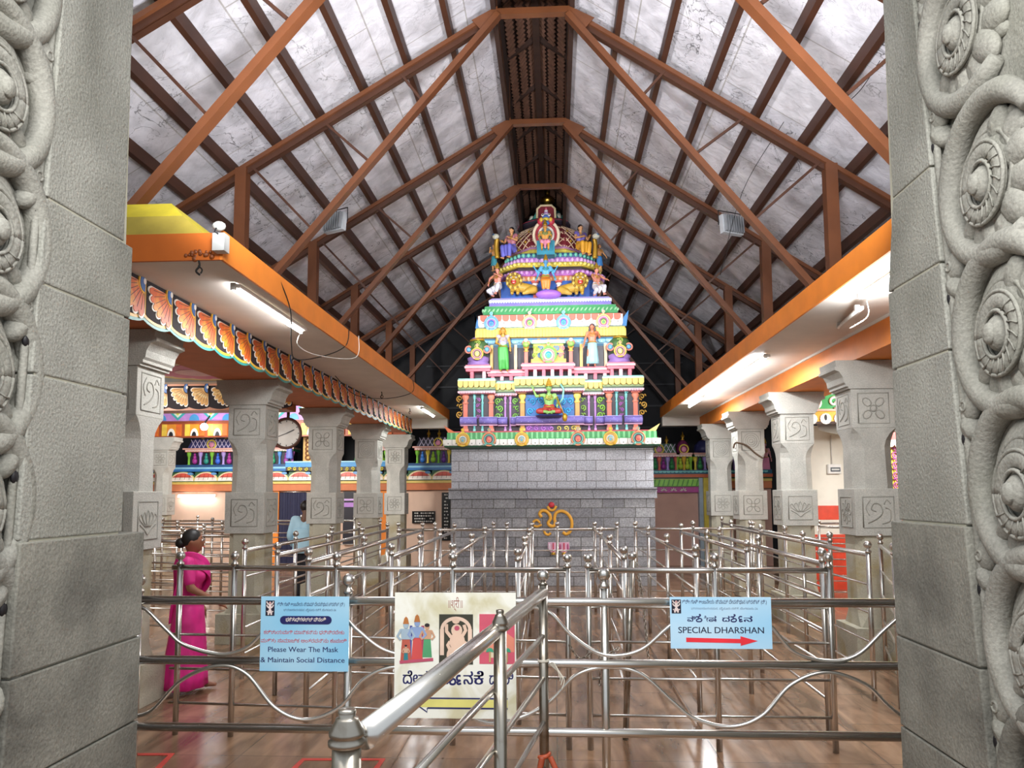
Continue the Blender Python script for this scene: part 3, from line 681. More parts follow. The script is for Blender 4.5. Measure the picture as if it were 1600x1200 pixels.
# orange ribbon and white string knots
b = MB(); p = Cq
b.tube([(p.x+.024*math.cos(u), p.y+.024*math.sin(u), .47+.006*u) for u in [i*.5 for i in range(14)]], .012, paint('#b5512f'), 6)
b.tube(smooth_line([(p.x+.03, p.y-.03, .50), (p.x+.06, p.y-.05, .44), (p.x+.10, p.y-.05, .36)]), .014, paint('#b5512f'), 6, flat=((0, 1, 0), .4))
b.tube(smooth_line([(p.x-.01, p.y-.03, .50), (p.x-.03, p.y-.04, .40), (p.x-.04, p.y-.04, .33)]), .016, paint('#9c4426'), 6, flat=((0, 1, 0), .4))
tag(b.build('tied_ribbon'), 'orange cloth strip tied low on the middle post of the front railing', 'ribbon')
b = MB()
b.tube([(p.x+.027*math.cos(u), p.y+.027*math.sin(u), .955+.001*u) for u in [i*.5 for i in range(26)]], .003, paint('#e9e4d6'), 5)
for k in range(6): b.tube(smooth_line([(p.x+.03, p.y-.02, .95), (p.x+.05+.01*k, p.y-.04, .96-.015*k), (p.x+.07+.004*k, p.y-.04, .93-.02*k)]), .0025, paint('#e9e4d6'), 5)
tag(b.build('tied_string'), 'white string knotted round the middle post where it meets the second rail', 'string')

# two cross barriers just behind
barrier('long cross barrier on the left, right behind the two left hand signs', (-2.95, 5.85), (.10, 5.62), (0.02, .165, .43, .72, .995))
barrier('cross barrier on the right, behind the special dharshan sign', (.235, 5.62), (1.93, 5.62), (0.0, .53, 1.0))
barrier('short barrier at the far right beside the doorway stones', (2.38, 5.3), (3.35, 8.2), (0.0, .5, 1))
# leaning post and chains
t = thing('leaning_post', 'slightly leaning old steel post with a chain, between the two cross barriers', 'post', (.52, 5.85, 0))
b = MB(); b.tube([(.50, 5.85, 0), (.57, 5.85, 1.30)], .022, steel_old, 12); q = b.build('tube', t)
b = MB(); b.ell((.573, 5.85, 1.335), .034, steel, 14, 8); b.build('ball_finial', q)
def chain(name, label, pts, s=.016):
    P = [V(p) for p in smooth_line(pts, 12)]; L = [0]
    for i in range(1, len(P)): L.append(L[-1]+(P[i]-P[i-1]).length)
    b = MB(); n = int(L[-1]/(s*1.5)); j = 0
    for k in range(n):
        d = L[-1]*k/n
        while j < len(L)-2 and L[j+1] < d: j += 1
        a = P[j]; dr = (P[j+1]-P[j]).normalized(); c = a+dr*(d-L[j])
        q = dr.orthogonal().normalized(); q = q if k % 2 else dr.cross(q)
        b.tube([c+dr*(s*math.cos(u))+q*(s*.6*math.sin(u)) for u in [i*2*PI/8 for i in range(8)]], s*.22, steel_old, 4, closed=True)
    tag(b.build(name), label, 'chain')
chain('steel_chain', 'long chain hanging from the leaning post behind the right sign', [(.60, 5.80, 1.28), (.62, 5.7, 1.1), (.64, 5.62, .8), (.65, 5.60, .62)])
chain('steel_chain', 'short chain looped between the ends of the two cross barriers', [(.10, 5.58, .72), (.17, 5.56, .64), (.28, 5.56, .70), (.33, 5.55, .66), (.45, 5.56, .72)])
chain('steel_chain', 'chain end dangling below the looped chain', [(.30, 5.55, .68), (.31, 5.54, .58), (.30, 5.54, .45)])

# lanes running towards the tower
lanes = [(-2.55, 7.0, 11.9, 'left lane barrier nearest the left pillars'), (-2.0, 6.2, 11.9, 'left lane barrier, second in from the left pillars'), (-1.45, 6.8, 11.5, 'left lane barrier, third in from the left pillars'),
         (-.92, 6.9, 12.2, 'lane barrier pointing at the left edge of the tower wall'), (-.30, 6.2, 11.8, 'lane barrier leading to the yellow painted sign on the tower'), (.56, 6.4, 12.0, 'lane barrier just right of the leaning post'),
         (1.18, 6.6, 12.0, 'lane barrier pointing at the right edge of the tower wall'), (1.75, 7.2, 11.2, 'right lane barrier leading to the pinkish wall'), (2.05, 6.1, 11.9, 'right lane barrier, second in from the right pillars'), (2.75, 7.0, 12.5, 'right lane barrier nearest the right pillars')]
for x, ya, yb, lab in lanes:
    n = max(2, int((yb-ya)/1.5)); barrier(lab, (x, ya), (x+(.05 if x > 0 else -.05), yb), [i/n for i in range(n+1)])
barrier('far cross barrier in front of the left half of the tower wall', (-2.45, 12.0), (.95, 12.0), (0, .17, .5, .73, 1), rails=(.93, .6, .3))
barrier('far cross barrier in front of the pinkish wall', (1.25, 12.1), (3.0, 12.1), (0, .5, 1), rails=(.93, .6, .3))
# queue in the left aisle
for i, (x0, y0, x1, y1, lab) in enumerate([(-7.2, 9.8, -4.35, 9.1, 'nearest barrier of the left aisle queue'), (-7.6, 11.0, -4.4, 10.4, 'left aisle barrier behind the woman in pink'), (-8.0, 12.2, -4.6, 11.6, 'left aisle barrier level with the clock'),
        (-8.4, 13.6, -4.9, 13.0, 'left aisle barrier beyond the man in light blue'), (-8.8, 15.0, -4.6, 14.6, 'left aisle barrier before the dark doorway'), (-9.0, 16.6, -4.3, 16.4, 'farthest barrier of the left aisle queue')]):
    barrier(lab, (x0, y0), (x1, y1), (0, .25, .5, .75, 1))
for i, (x0, y0, x1, y1, lab) in enumerate([(4.1, 9.6, 6.3, 9.0, 'nearest barrier of the right aisle queue'), (4.2, 11.0, 6.6, 10.4, 'second barrier of the right aisle queue'), (4.2, 12.6, 7.0, 12.0, 'third barrier of the right aisle queue'), (4.3, 14.2, 7.2, 13.8, 'farthest barrier of the right aisle queue')]):
    barrier(lab, (x0, y0), (x1, y1), (0, .33, .66, 1))
barrier('barrier running along the inner side of the left pillars', (-3.1, 7.6), (-3.15, 13.8), (0, .25, .5, .75, 1))
barrier('barrier running along the inner side of the right pillars', (2.98, 8.6), (3.02, 14.2), (0, .3, .6, 1))

# ================================================================ signs on the front railing
GL = {'vi': [[(7, 17), (20, 0), (60, 0), (84, 17), (82, 44), (60, 54), (43, 42), (48, 22)], [(7, 17), (15, 40), (32, 54), (20, 68), (32, 86), (55, 94), (78, 86), (88, 64)]],
  'sha': [[(0, 74), (36, 74), (66, 92), (62, 108), (46, 104)], [(36, 74), (44, 52), (76, 42), (86, 20), (66, 0), (22, 0), (8, 16), (20, 36), (44, 38)]],
  'ee': [[(20, 38), (5, 58), (24, 74), (50, 66), (52, 36), (34, 6), (62, 12)]],
  'ssha': [[(5, 74), (88, 78), (100, 96)], [(34, 74), (12, 46), (9, 18), (32, 0), (56, 12), (58, 42), (62, 12), (88, 0), (98, 30), (88, 66)], [(58, 26), (88, -6), (100, -18)]],
  'da': [[(5, 78), (80, 78), (100, 96)], [(34, 74), (8, 46), (12, 12), (50, 0), (88, 12), (90, 46), (68, 58), (48, 50), (58, 30)]],
  'arka': [[(62, 78), (30, 78), (14, 56), (30, 34), (58, 36), (22, 18), (34, 0), (68, 8)]],
  'na': [[(8, 74), (86, 80), (108, 96)], [(40, 74), (76, 60), (80, 38), (56, 28), (20, 28), (8, 12), (28, 0), (82, 0), (106, 16), (108, 28)]]}
def glyphs(mb, seq, fr, y0, h, mt, w, t=.0045):
    """letters drawn as painted strokes: (letter, left edge, width)"""
    for g, x0, wd in seq:
        for st_ in GL[g]: stroke(mb, smooth_line([(x0+a/100*wd, y0+b_/100*h) for a, b_ in st_], 4), w, fr, t-.0008, t, mt)
kan_navy = paint('#1b1f5c', .4); kan_red = paint('#c4303a', .4)
def sign_mat(name, c0, c1):
    mt = bpy.data.materials.new(name); mt.use_nodes = True; nt = mt.node_tree; N = nt.nodes; L = nt.links; b = N['Principled BSDF']; b.inputs['Roughness'].default_value = .35
    tc = N.new('ShaderNodeTexCoord'); n = N.new('ShaderNodeTexNoise'); n.inputs['Scale'].default_value = 2.2; n.inputs['Detail'].default_value = 1; L.new(tc.outputs['Object'], n.inputs[0])
    r = N.new('ShaderNodeValToRGB'); L.new(n.outputs[0], r.inputs[0]); e = r.color_ramp.elements; e[0].position = .35; e[0].color = lin(c0); e[1].position = .65; e[1].color = lin(c1)
    L.new(r.outputs[0], b.inputs['Base Color']); return mt
def deity(mb, fr, cx, cy, w, h):
    """small dark emblem with a pale six armed standing figure"""
    mb.plate(rect(cx-w/2, cx+w/2, cy-h/2, cy+h/2), fr, .004, .006, '#17162c')
    for a, b, ra, rb in ((0, .33, .13, .10), (0, .08, .17, .18), (0, -.2, .2, .14), (-.16, -.38, .1, .08), (.16, -.38, .1, .08)):
        mb.plate(disc(cx+a*w, cy+b*h, ra*w, rb*h, 10), fr, .006, .0075, '#e3d3d0')
    for s in (-1, 1):
        for dy in (.32, .1): stroke(mb, [(cx+s*.1*w, cy+(dy-.1)*h), (cx+s*.3*w, cy+dy*h), (cx+s*.38*w, cy+(dy+.12)*h)], w*.12, fr, .006, .0075, '#e3d3d0')
        stroke(mb, [(cx+s*.15*w, cy-.3*h), (cx+s*.36*w, cy-.2*h)], w*.1, fr, .006, .0075, '#e3d3d0')
    mb.plate(disc(cx, cy+.34*h, .08*w, .06*h, 8), fr, .0075, .0085, '#b8605f')
YS = 3.955
def sign(px, name, label, m, thick=.004, yaw=0):
    (xa, ya), (xb, yb) = px; p = at(xa, yb, Y=YS); q = at(xb, ya, Y=YS)
    W, H = q.x-p.x, q.z-p.z; t = thing(name, label, 'sign', (p.x, YS, p.z))
    fr = (V((p.x, YS, p.z)), V((1, 0, 0)), V((0, 0, 1)), V((0, -1, 0)))
    b = MB(); b.plate(rect(0, W, 0, H), fr, 0, thick, m); b.build('board', t)
    return t, fr, W, H
# mask notice
t, fr, W, H = sign(((406, 932), (546, 1048)), 'notice_board', 'light blue notice asking to wear the mask and keep social distance', sign_mat('notice_blue', '#a9cfe4', '#6fb7dd'))
b = MB(); sc = W/1290.0; U = lambda zx: (zx-60)*sc; Vv = lambda zy: H-(zy-70)*H/1050.0
deity(b, fr, U(196), Vv(235), 130*sc, 215*sc); b.build('emblem', t)
b = MB(); text(b, 'ಶ್ರೀ ಗಾಳಿ ಆಂಜನೇಯ ಸ್ವಾಮಿ ದೇವಸ್ಥಾನ ಟ್ರಸ್ಟ್ (ರಿ.)', fr, U(300), U(1285), Vv(205), 50*sc, kan_navy, .004, .0045)
text(b, 'ಬ್ಯಾಟರಾಯನಪುರ, ಮೈಸೂರು ರಸ್ತೆ, ಬೆಂಗಳೂರು-26', fr, U(395), U(1160), Vv(275), 30*sc, kan_navy, 0, .0045)
text(b, 'Please Wear The Mask', fr, U(180), U(1200), Vv(850), 72*sc, kan_navy, .012, .0045)
text(b, '& Maintain Social Distance', fr, U(72), U(1295), Vv(997), 72*sc, kan_navy, .012, .0045); b.build('navy_lettering', t)
b = MB(); text(b, 'ಕಡ್ಡಾಯವಾಗಿ ಮಾಸ್ಕನ್ನು ಧರಿಸಿರಬೇಕು', fr, U(110), U(1285), Vv(600), 50*sc, kan_red, .006, .0045)
text(b, 'ಮತ್ತು ಸಾಮಾಜಿಕ ಅಂತರವನ್ನು ಕಾಪಾಡಿ', fr, U(70), U(1322), Vv(718), 50*sc, kan_red, .006, .0045); b.build('red_lettering', t)
b = MB(); xa, xb, ya, yb = U(345), U(1100), Vv(462), Vv(345); r_ = (yb-ya)/2
b.plate(disc(xa+r_, ya+r_, r_, n=10, a0=PI/2, a1=1.5*PI)+disc(xb-r_, ya+r_, r_, n=10, a0=-PI/2, a1=PI/2), fr, .004, .0055, kan_navy); q = b.build('title_band', t)
b = MB(); text(b, 'ಭಕ್ತಾಧಿಗಳಲ್ಲಿ ವಿನಂತಿ', fr, U(430), U(1015), Vv(420), 52*sc, whp, .012, .006); b.build('title_lettering', q)
# special dharshan
t, fr, W, H = sign(((1048, 933), (1204, 1013)), 'direction_sign', 'light blue special dharshan sign with a red arrow pointing right', sign_mat('sign_blue', '#c2def0', '#92cbee'))
b = MB(); sc = W/1400.0; U = lambda zx: (zx-75)*sc; Vv = lambda zy: H-(zy-75)*H/705.0
deity(b, fr, U(163), Vv(203), 130*sc, 190*sc); b.build('emblem', t)
b = MB(); text(b, 'ಶ್ರೀ ಗಾಳಿ ಆಂಜನೇಯ ಸ್ವಾಮಿ ದೇವಸ್ಥಾನ ಟ್ರಸ್ಟ್ (ರಿ.)', fr, U(245), U(1415), Vv(165), 52*sc, kan_navy, .004, .0045)
text(b, 'ಬ್ಯಾಟರಾಯನಪುರ, ಮೈಸೂರು ರಸ್ತೆ, ಬೆಂಗಳೂರು-26', fr, U(370), U(1290), Vv(245), 28*sc, paint('#6b7b9a'), 0, .0045)
gh = 88*H/705; glyphs(b, [('sha', U(432), 95*sc), ('sha', U(912), 92*sc), ('arka', U(1012), 95*sc)], fr, Vv(410), gh, kan_navy, 17*sc)
for ch, xa_, xb_ in (('ವಿ', 315, 428), ('ೇ', 545, 600), ('ಷ', 612, 712), ('ದ', 800, 898), ('ನ', 1098, 1208)): text(b, ch, fr, U(xa_), U(xb_), Vv(410), gh*.78, kan_navy, .03, .0045)
text(b, 'SPECIAL DHARSHAN', fr, U(185), U(1365), Vv(568), 86*sc, paint('#1a2340'), .012, .0045); b.build('lettering', t)
b = MB(); b.plate([(U(290), Vv(690)), (U(290), Vv(630)), (U(1040), Vv(645)), (U(1040), Vv(608)), (U(1275), Vv(672)), (U(1040), Vv(738)), (U(1040), Vv(702))], fr, .004, .0055, '#e8303e'); b.build('arrow', t, 'red arrow')
# large white board
t, fr, W, H = sign(((616, 926), (806, 1121)), 'picture_board', 'large white weathered board with three pictures and a yellow arrow pointing left', mat('weathered_white_board', '#e8e9e0', .45, col2='#c9c4a4', vs=5), .006)
b = MB(); sc = W/1085.0; U = lambda zx: (zx-92)*sc; Vv = lambda zy: H-(zy-35)*H/1110.0
def figure2d(mb, cx, y0, h, robe, skin, crown=True, arms=True):
    k = h; mb.plate([(cx-.13*k, y0), (cx+.13*k, y0), (cx+.09*k, y0+.5*k), (cx-.09*k, y0+.5*k)], fr, .006, .0075, robe)
    mb.plate([(cx-.10*k, y0+.48*k), (cx+.10*k, y0+.48*k), (cx+.13*k, y0+.72*k), (cx-.13*k, y0+.72*k)], fr, .0075, .009, skin)
    mb.plate(disc(cx, y0+.80*k, .065*k, .075*k, 10), fr, .0075, .009, skin)
    if crown: mb.plate([(cx-.07*k, y0+.83*k), (cx+.07*k, y0+.83*k), (cx+.04*k, y0+.96*k), (cx, y0+k), (cx-.04*k, y0+.96*k)], fr, .009, .010, '#b3713a')
    else: mb.plate(disc(cx, y0+.85*k, .07*k, .05*k, 10), fr, .009, .010, '#2a2326')
    if arms:
        for s in (-1, 1): stroke(mb, [(cx+s*.12*k, y0+.7*k), (cx+s*.2*k, y0+.55*k), (cx+s*.12*k, y0+.47*k)], .05*k, fr, .009, .0105, skin)
bb = MB(); figure2d(bb, U(195), Vv(640), 385*sc, '#b55a4a', '#9fb4c4'); figure2d(bb, U(295), Vv(630), 395*sc, '#c94f4d', '#8aa0c8'); figure2d(bb, U(385), Vv(610), 330*sc, '#4f9a6c', '#c59a7c', False)
stroke(bb, [(U(345), Vv(330)), (U(350), Vv(600))], 26*sc, fr, .006, .007, '#a73f5a'); stroke(bb, [(U(240), Vv(330)), (U(232), Vv(620))], 24*sc, fr, .006, .007, '#4a4f94')
figure2d(bb, U(195), Vv(655), 170*sc, '#2f7c86', '#c9a48a', False); stroke(bb, [(U(140), Vv(655)), (U(440), Vv(628))], 26*sc, fr, .0075, .009, '#b8506a')
bb.build('group_picture', t)
bb = MB(); bb.plate(rect(U(492), U(795), Vv(672), Vv(228)), fr, .006, .0075, '#3a3a2f')
for xq in (518, 768): bb.plate(rect(U(xq-18), U(xq+18), Vv(590), Vv(360)), fr, .0075, .009, '#e3c7b4')
stroke(bb, [(U(643)+U(222)*0+sc*125*math.cos(a), Vv(365)+sc*100*math.sin(a)) for a in [PI*i/14 for i in range(15)]], 30*sc, fr, .0075, .009, '#e3c7b4')
for (a, c, ra, rb) in ((643, 285, 34, 26), (650, 370, 50, 55), (655, 470, 70, 80), (640, 570, 75, 60), (600, 590, 40, 60)): bb.plate(disc(U(a), Vv(c), ra*sc, rb*sc, 14), fr, .009, .0105, '#dfc0ab')
for pp in ([(600, 430), (560, 380), (558, 315)], [(700, 420), (730, 370), (715, 320)], [(590, 470), (570, 500), (590, 540)], [(720, 470), (745, 520), (700, 560)]): stroke(bb, [(U(a), Vv(c)) for a, c in pp], 30*sc, fr, .009, .0105, '#dfc0ab')
bb.plate(disc(U(652), Vv(350), 24*sc, 22*sc, 10), fr, .0105, .0115, '#b8526a'); bb.build('shrine_picture', t)
bb = MB(); bb.plate(rect(U(852), U(1165), Vv(665), Vv(225)), fr, .006, .0075, '#cf5a70'); bb.plate([(U(862), Vv(560)), (U(1160), Vv(560)), (U(1160), Vv(440)), (U(1010), Vv(330)), (U(900), Vv(430))], fr, .0075, .008, '#e08b74')
figure2d(bb, U(985), Vv(610), 340*sc, '#d8c9ae', '#d7cfd8')
for xq in (945, 1095):
    stroke(bb, [(U(xq), Vv(650)), (U(xq), Vv(560))], 16*sc, fr, .008, .0095, '#b79a68')
    for a in range(7): stroke(bb, [(U(xq), Vv(550)), (U(xq)+34*sc*math.cos(a*PI/6), Vv(550)+34*sc*math.sin(a*PI/6)-6*sc)], 12*sc, fr, .008, .0095, '#3f9f7f')
bb.build('palm_picture', t)
bb = MB(); ink = kan_navy
text(bb, 'ದೇವರ', fr, U(170), U(470), Vv(845), 100*sc, ink, .022, .0065); glyphs(bb, [('sha', U(585), 62*sc), ('arka', U(640), 72*sc)], fr, Vv(845), 92*sc, ink, 18*sc, .0065); text(bb, 'ದ', fr, U(500), U(580), Vv(845), 100*sc, ink, .03, .0065); text(bb, 'ನ', fr, U(712), U(792), Vv(845), 100*sc, ink, .03, .0065); text(bb, 'ಕೆ', fr, U(806), U(885), Vv(845), 100*sc, ink, .03, .0065); text(bb, 'ದಾರಿ', fr, U(940), U(1150), Vv(845), 100*sc, ink, .022, .0065); bb.build('navy_lettering', t)
bb = MB(); text(bb, '॥ಶ್ರೀ॥'.replace('ಶ್ರೀ', 'श्री'), fr, U(575), U(700), Vv(172), 75*sc, paint('#9a5a4c'), 0, .0065); bb.build('small_heading', t)
bb = MB()
for y_ in (970, 1056): bb.plate(rect(U(390 if y_ > 1000 else 300), U(1100), Vv(y_+6), Vv(y_-6)), fr, .006, .0075, ink)
bb.plate([(U(390), Vv(980)), (U(1100), Vv(980)), (U(1100), Vv(1048)), (U(330), Vv(1048)), (U(300), Vv(1020))], fr, .006, .007, '#d8d27a')
stroke(bb, [(U(330), Vv(1052)), (U(388), Vv(1092)), (U(388), Vv(1056))], 10*sc, fr, .007, .008, ink); stroke(bb, [(U(330), Vv(1052)), (U(250), Vv(1010)), (U(385), Vv(930)), (U(388), Vv(970))], 10*sc, fr, .007, .008, ink); bb.build('arrow', t, 'yellow arrow outlined in navy')
# ================================================================ figures
def cap(mb, p, q, r1, r2, mt, n=12):
    p, q = V(p), V(q); mb.tube([p, p.lerp(q, .5), q], [r1, (r1+r2)/2, r2], mt, n); mb.ell(p, r1, mt, n, 8); mb.ell(q, r2, mt, n, 8)
STAND = dict(T=(0, 0, 0), LE=(.155, .02, .63), RE=(-.155, .02, .63), LW=(.17, -.03, .49), RW=(-.17, -.03, .49), LK=(.055, -.01, .27), RK=(-.055, -.01, .27), LA=(.055, .015, .045), RA=(-.055, .015, .045))
SIT = dict(T=(0, .02, -.24), LE=(.16, -.03, .42), RE=(-.16, -.03, .42), LW=(.12, -.16, .34), RW=(-.12, -.16, .34), LK=(.09, -.20, .27), RK=(-.09, -.20, .27), LA=(.08, -.19, .05), RA=(-.08, -.19, .05))
CROSS = dict(T=(0, 0, -.40), LE=(.17, -.03, .26), RE=(-.17, -.03, .26), LW=(.15, -.15, .16), RW=(-.15, -.15, .16), LK=(.20, -.10, .07), RK=(-.20, -.10, .07), LA=(-.03, -.17, .04), RA=(.05, -.19, .04))
def figure(name, label, cat, loc, h, rz, skin, pose, group=None, lower=None, upper=None, skirt=None, hair=None, crown=None, jewel=None, hold=None, vox=None, extra_arms=(), beard=None, fem=False, scale_t=1.0):
    loc = V(loc); t = thing(name, label, cat, tuple(loc), group)
    Rm = Matrix.Rotation(rz, 3, 'Z'); W = lambda p: loc+Rm @ (V(p)*h)
    J = dict(STAND); J.update(pose); T = V(J['T'])
    sk = mat(skin, skin, .5, var=.06) if isinstance(skin, str) and not skin.startswith('#') else paint(skin, .45)
    vox = vox or h*.013
    sh = {'L': V((.112, 0, .79))+T, 'R': V((-.112, 0, .79))+T}; hip = {'L': V((.05, 0, .49))+T, 'R': V((-.05, 0, .49))+T}
    wd = .038 if not fem else .03
    def torso(mb, g, z0=0, mt=None):
        mt = mt or sk
        for sx in (-1, 1):
            if z0 < .6: cap(mb, W(V((sx*wd, 0, .50))+T), W(V((sx*wd*.75, 0, .60))+T), h*(.068+g), h*(.052+g), mt)
            cap(mb, W(V((sx*wd*.75, 0, .60))+T), W(V((sx*wd*1.1, -.005, .715))+T), h*(.052+g), h*(.064+g), mt)
            cap(mb, W(V((sx*wd*1.1, -.005, .715))+T), W(V((sx*.085, 0, .785))+T), h*(.062+g), h*(.036+g), mt)
            if fem: mb.ell(W(V((sx*.042, -.055, .70))+T), h*(.036+g), mt)
    b = MB(); torso(b, 0)
    cap(b, W(V((0, .005, .79))+T), W(V((0, -.004, .86))+T), h*.036, h*.030, sk)
    hd = V((0, -.012, .915))+T+V(J.get('H', (0, 0, 0)))
    b.ell(W(hd), (h*.052, h*.060, h*.068), sk, 16, 12, rot=Rm); b.ell(W(hd+V((0, -.022, -.036))), (h*.036, h*.036, h*.034), sk, 12, 8, rot=Rm)
    b.ell(W(hd+V((0, -.062, -.008))), (h*.010, h*.014, h*.016), sk, 8, 6, rot=Rm)
    for sx in (-1, 1): b.ell(W(hd+V((sx*.052, .005, -.004))), (h*.010, h*.014, h*.02), sk, 8, 6, rot=Rm)
    arms = [('L', J['LE'], J['LW']), ('R', J['RE'], J['RW'])]+[(a, e, w_) for a, e, w_ in extra_arms]
    for a, e, w_ in arms:
        cap(b, W(sh[a]), W(e), h*.034, h*.026, sk); cap(b, W(e), W(w_), h*.026, h*.017, sk)
        d = (V(w_)-V(e)).normalized(); side = d.cross(V((0, 0, 1)) if abs(d.z) < .8 else V((0, -1, 0))).normalized(); nn = d.cross(side)
        pm = V(w_)+d*.035; b.ell(W(pm), h*.022, sk, 10, 6)
        for k in range(4):
            q = pm+side*((k-1.5)*.0125)+d*.012; L_ = (.030, .036, .034, .026)[k]; cap(b, W(q), W(q+d*L_+nn*.006), h*.0068, h*.0062, sk, 6); cap(b, W(q+d*L_+nn*.006), W(q+d*(L_+.022)+nn*.018), h*.0062, h*.0055, sk, 6)
        cap(b, W(V(w_)+d*.018+side*.016), W(V(w_)+d*.05+side*.036), h*.0085, h*.0065, sk, 6)
    for a in 'LR':
        K, A = V(J[a+'K']), V(J[a+'A']); cap(b, W(hip[a]), W(K), h*.056, h*.040, sk); cap(b, W(K), W(A), h*.038, h*.024, sk)
        f = V(J.get(a+'F', (0, -1, 0))).normalized(); cap(b, W(A+V((0, .0, -.022))-f*.012), W(A+f*.085+V((0, 0, -.03))), h*.022, h*.017, sk)
    b.build('body', t, remesh=vox)
    fb = MB()   # eyes, brows, mouth
    for sx in (-1, 1):
        fb.ell(W(hd+V((sx*.021, -.056, .008))), (h*.012, h*.006, h*.008), whp, 8, 6, rot=Rm); fb.ell(W(hd+V((sx*.021, -.061, .008))), (h*.006, h*.004, h*.007), black, 8, 6, rot=Rm)
        fb.tube([W(hd+V((sx*.008, -.060, .022))), W(hd+V((sx*.022, -.060, .028))), W(hd+V((sx*.036, -.053, .022)))], h*.0025, black, 5)
    fb.tube([W(hd+V((-.016, -.062, -.034))), W(hd+V((0, -.066, -.037))), W(hd+V((.016, -.062, -.034)))], h*.004, '#b0392f', 5); fb.build('face', t)
    if lower:
        b = MB(); mt = lower[0]; g = .012; torso_z = V((0, 0, .50))+T
        for sx in (-1, 1): cap(b, W(V((sx*.04, 0, .56))+T), W(V((sx*.045, 0, .49))+T), h*.068, h*.074, mt)
        for a in 'LR':
            K, A = V(J[a+'K']), V(J[a+'A']); B_ = K.lerp(A, lower[1]); cap(b, W(hip[a]), W(K), h*.07, h*.055, mt); cap(b, W(K), W(B_), h*.055, h*.045, mt)
        if len(lower) > 2:   # cloth between the legs
            K = (V(J['LK'])+V(J['RK']))/2; cap(b, W(torso_z), W(K), h*.06, h*.05, mt); cap(b, W(K), W((V(J['LA'])+V(J['RA']))/2+V((0, 0, .04))), h*.05, h*.03, mt)
        b.build(lower[3] if len(lower) > 3 else 'waist_cloth', t, remesh=vox)
    if skirt:
        mt, z1, z0, r1, r0_ = skirt[:5]; b = MB(); n = 40; rings = []
        for i in range(9):
            f = i/8; z = z1+(z0-z1)*f; rr = r1+(r0_-r1)*(f**.8); drift = V(skirt[5])*f if len(skirt) > 5 else V()
            rings.append([W(V((rr*1.15*math.cos(u)*(1+.06*f*math.sin(9*u+f)), rr*.9*math.sin(u)*(1+.06*f*math.sin(9*u+f)), z))+T+drift) for u in [2*PI*j/n for j in range(n)]])
        vs = [p for r_ in rings for p in r_]; fs = [(i*n+(j+1) % n, i*n+j, (i+1)*n+j, (i+1)*n+(j+1) % n) for i in range(8) for j in range(n)]+[list(range(n)), [8*n+j for j in range(n)][::-1]]
        b.add(vs, fs, mt, True); b.build('skirt', t)
    if upper:
        b = MB(); torso(b, .009, upper[1], upper[0] if not isinstance(upper[0], str) else paint(upper[0]))
        um = upper[0] if not isinstance(upper[0], str) else paint(upper[0])
        for a, e, w_ in arms[:2]:
            s0 = sh[a]; E_ = V(e); cap(b, W(s0), W(s0.lerp(E_, min(1, upper[2]))), h*.043, h*.036, um)
            if upper[2] > 1: cap(b, W(E_), W(E_.lerp(V(w_), upper[2]-1)), h*.036, h*.028, um)
        b.build(upper[3] if len(upper) > 3 else 'blouse', t, remesh=vox)
    if hair:
        b = MB(); b.ell(W(hd+V((0, .012, .018))), (h*.058, h*.062, h*.062), hair[0], 16, 10, rot=Rm)
        if hair[1] == 'bun': b.ell(W(hd+V((0, .075, -.01))), h*.033, hair[0], 12, 8)
        if hair[1] == 'braid': b.tube([W(hd+V((0, .06, 0))), W(hd+V((0, .085, -.06))), W(hd+V((0, .085, -.16))), W(hd+V((0, .08, -.27)))], [h*.03, h*.026, h*.022, h*.008], hair[0], 10)
        if hair[1] == 'long':
            for sx in (-1, 1): cap(b, W(hd+V((sx*.05, .02, 0))), W(hd+V((sx*.07, .02, -.10))), h*.026, h*.018, hair[0])
        b.build('hair', t)
    if crown:
        b = MB(); c = W(hd+V((0, 0, .035))); b.lathe(c, [(h*.06, 0), (h*.062, h*.02), (h*.05, h*.03), (h*.053, h*.055), (h*.038, h*.075), (h*.04, h*.095), (h*.02, h*.125), (h*.022, h*.14), (.001, h*.165)], crown, 14)
        b.build('crown', t)
    if jewel:
        b = MB()
        for k, (rr, z) in enumerate(((.045, .80), (.06, .775), (.07, .75))): b.tube([W(V((rr*math.cos(u), -.045-.028*k*.6+rr*.25*math.sin(u), z+rr*.7*math.sin(u)-.01))+T) for u in [PI+PI*i/10 for i in range(11)]], h*.007, jewel, 6)
        for a, e, w_ in arms:
            q = sh[a].lerp(V(e), .55); b.ring(W(q), h*.033, h*.007, jewel, ax=tuple(Rm @ (V(e)-sh[a])), n=12, m=5); q = V(e).lerp(V(w_), .88); b.ring(W(q), h*.021, h*.006, jewel, ax=tuple(Rm @ (V(w_)-V(e))), n=12, m=5)
        b.tube([W(V((.10*math.cos(u), .085*math.sin(u), .555))+T) for u in [2*PI*i/20 for i in range(20)]], h*.012, jewel, 6, closed=True)
        b.build('jewellery', t)
    if hold: hold(t, W, h, J)
    return t
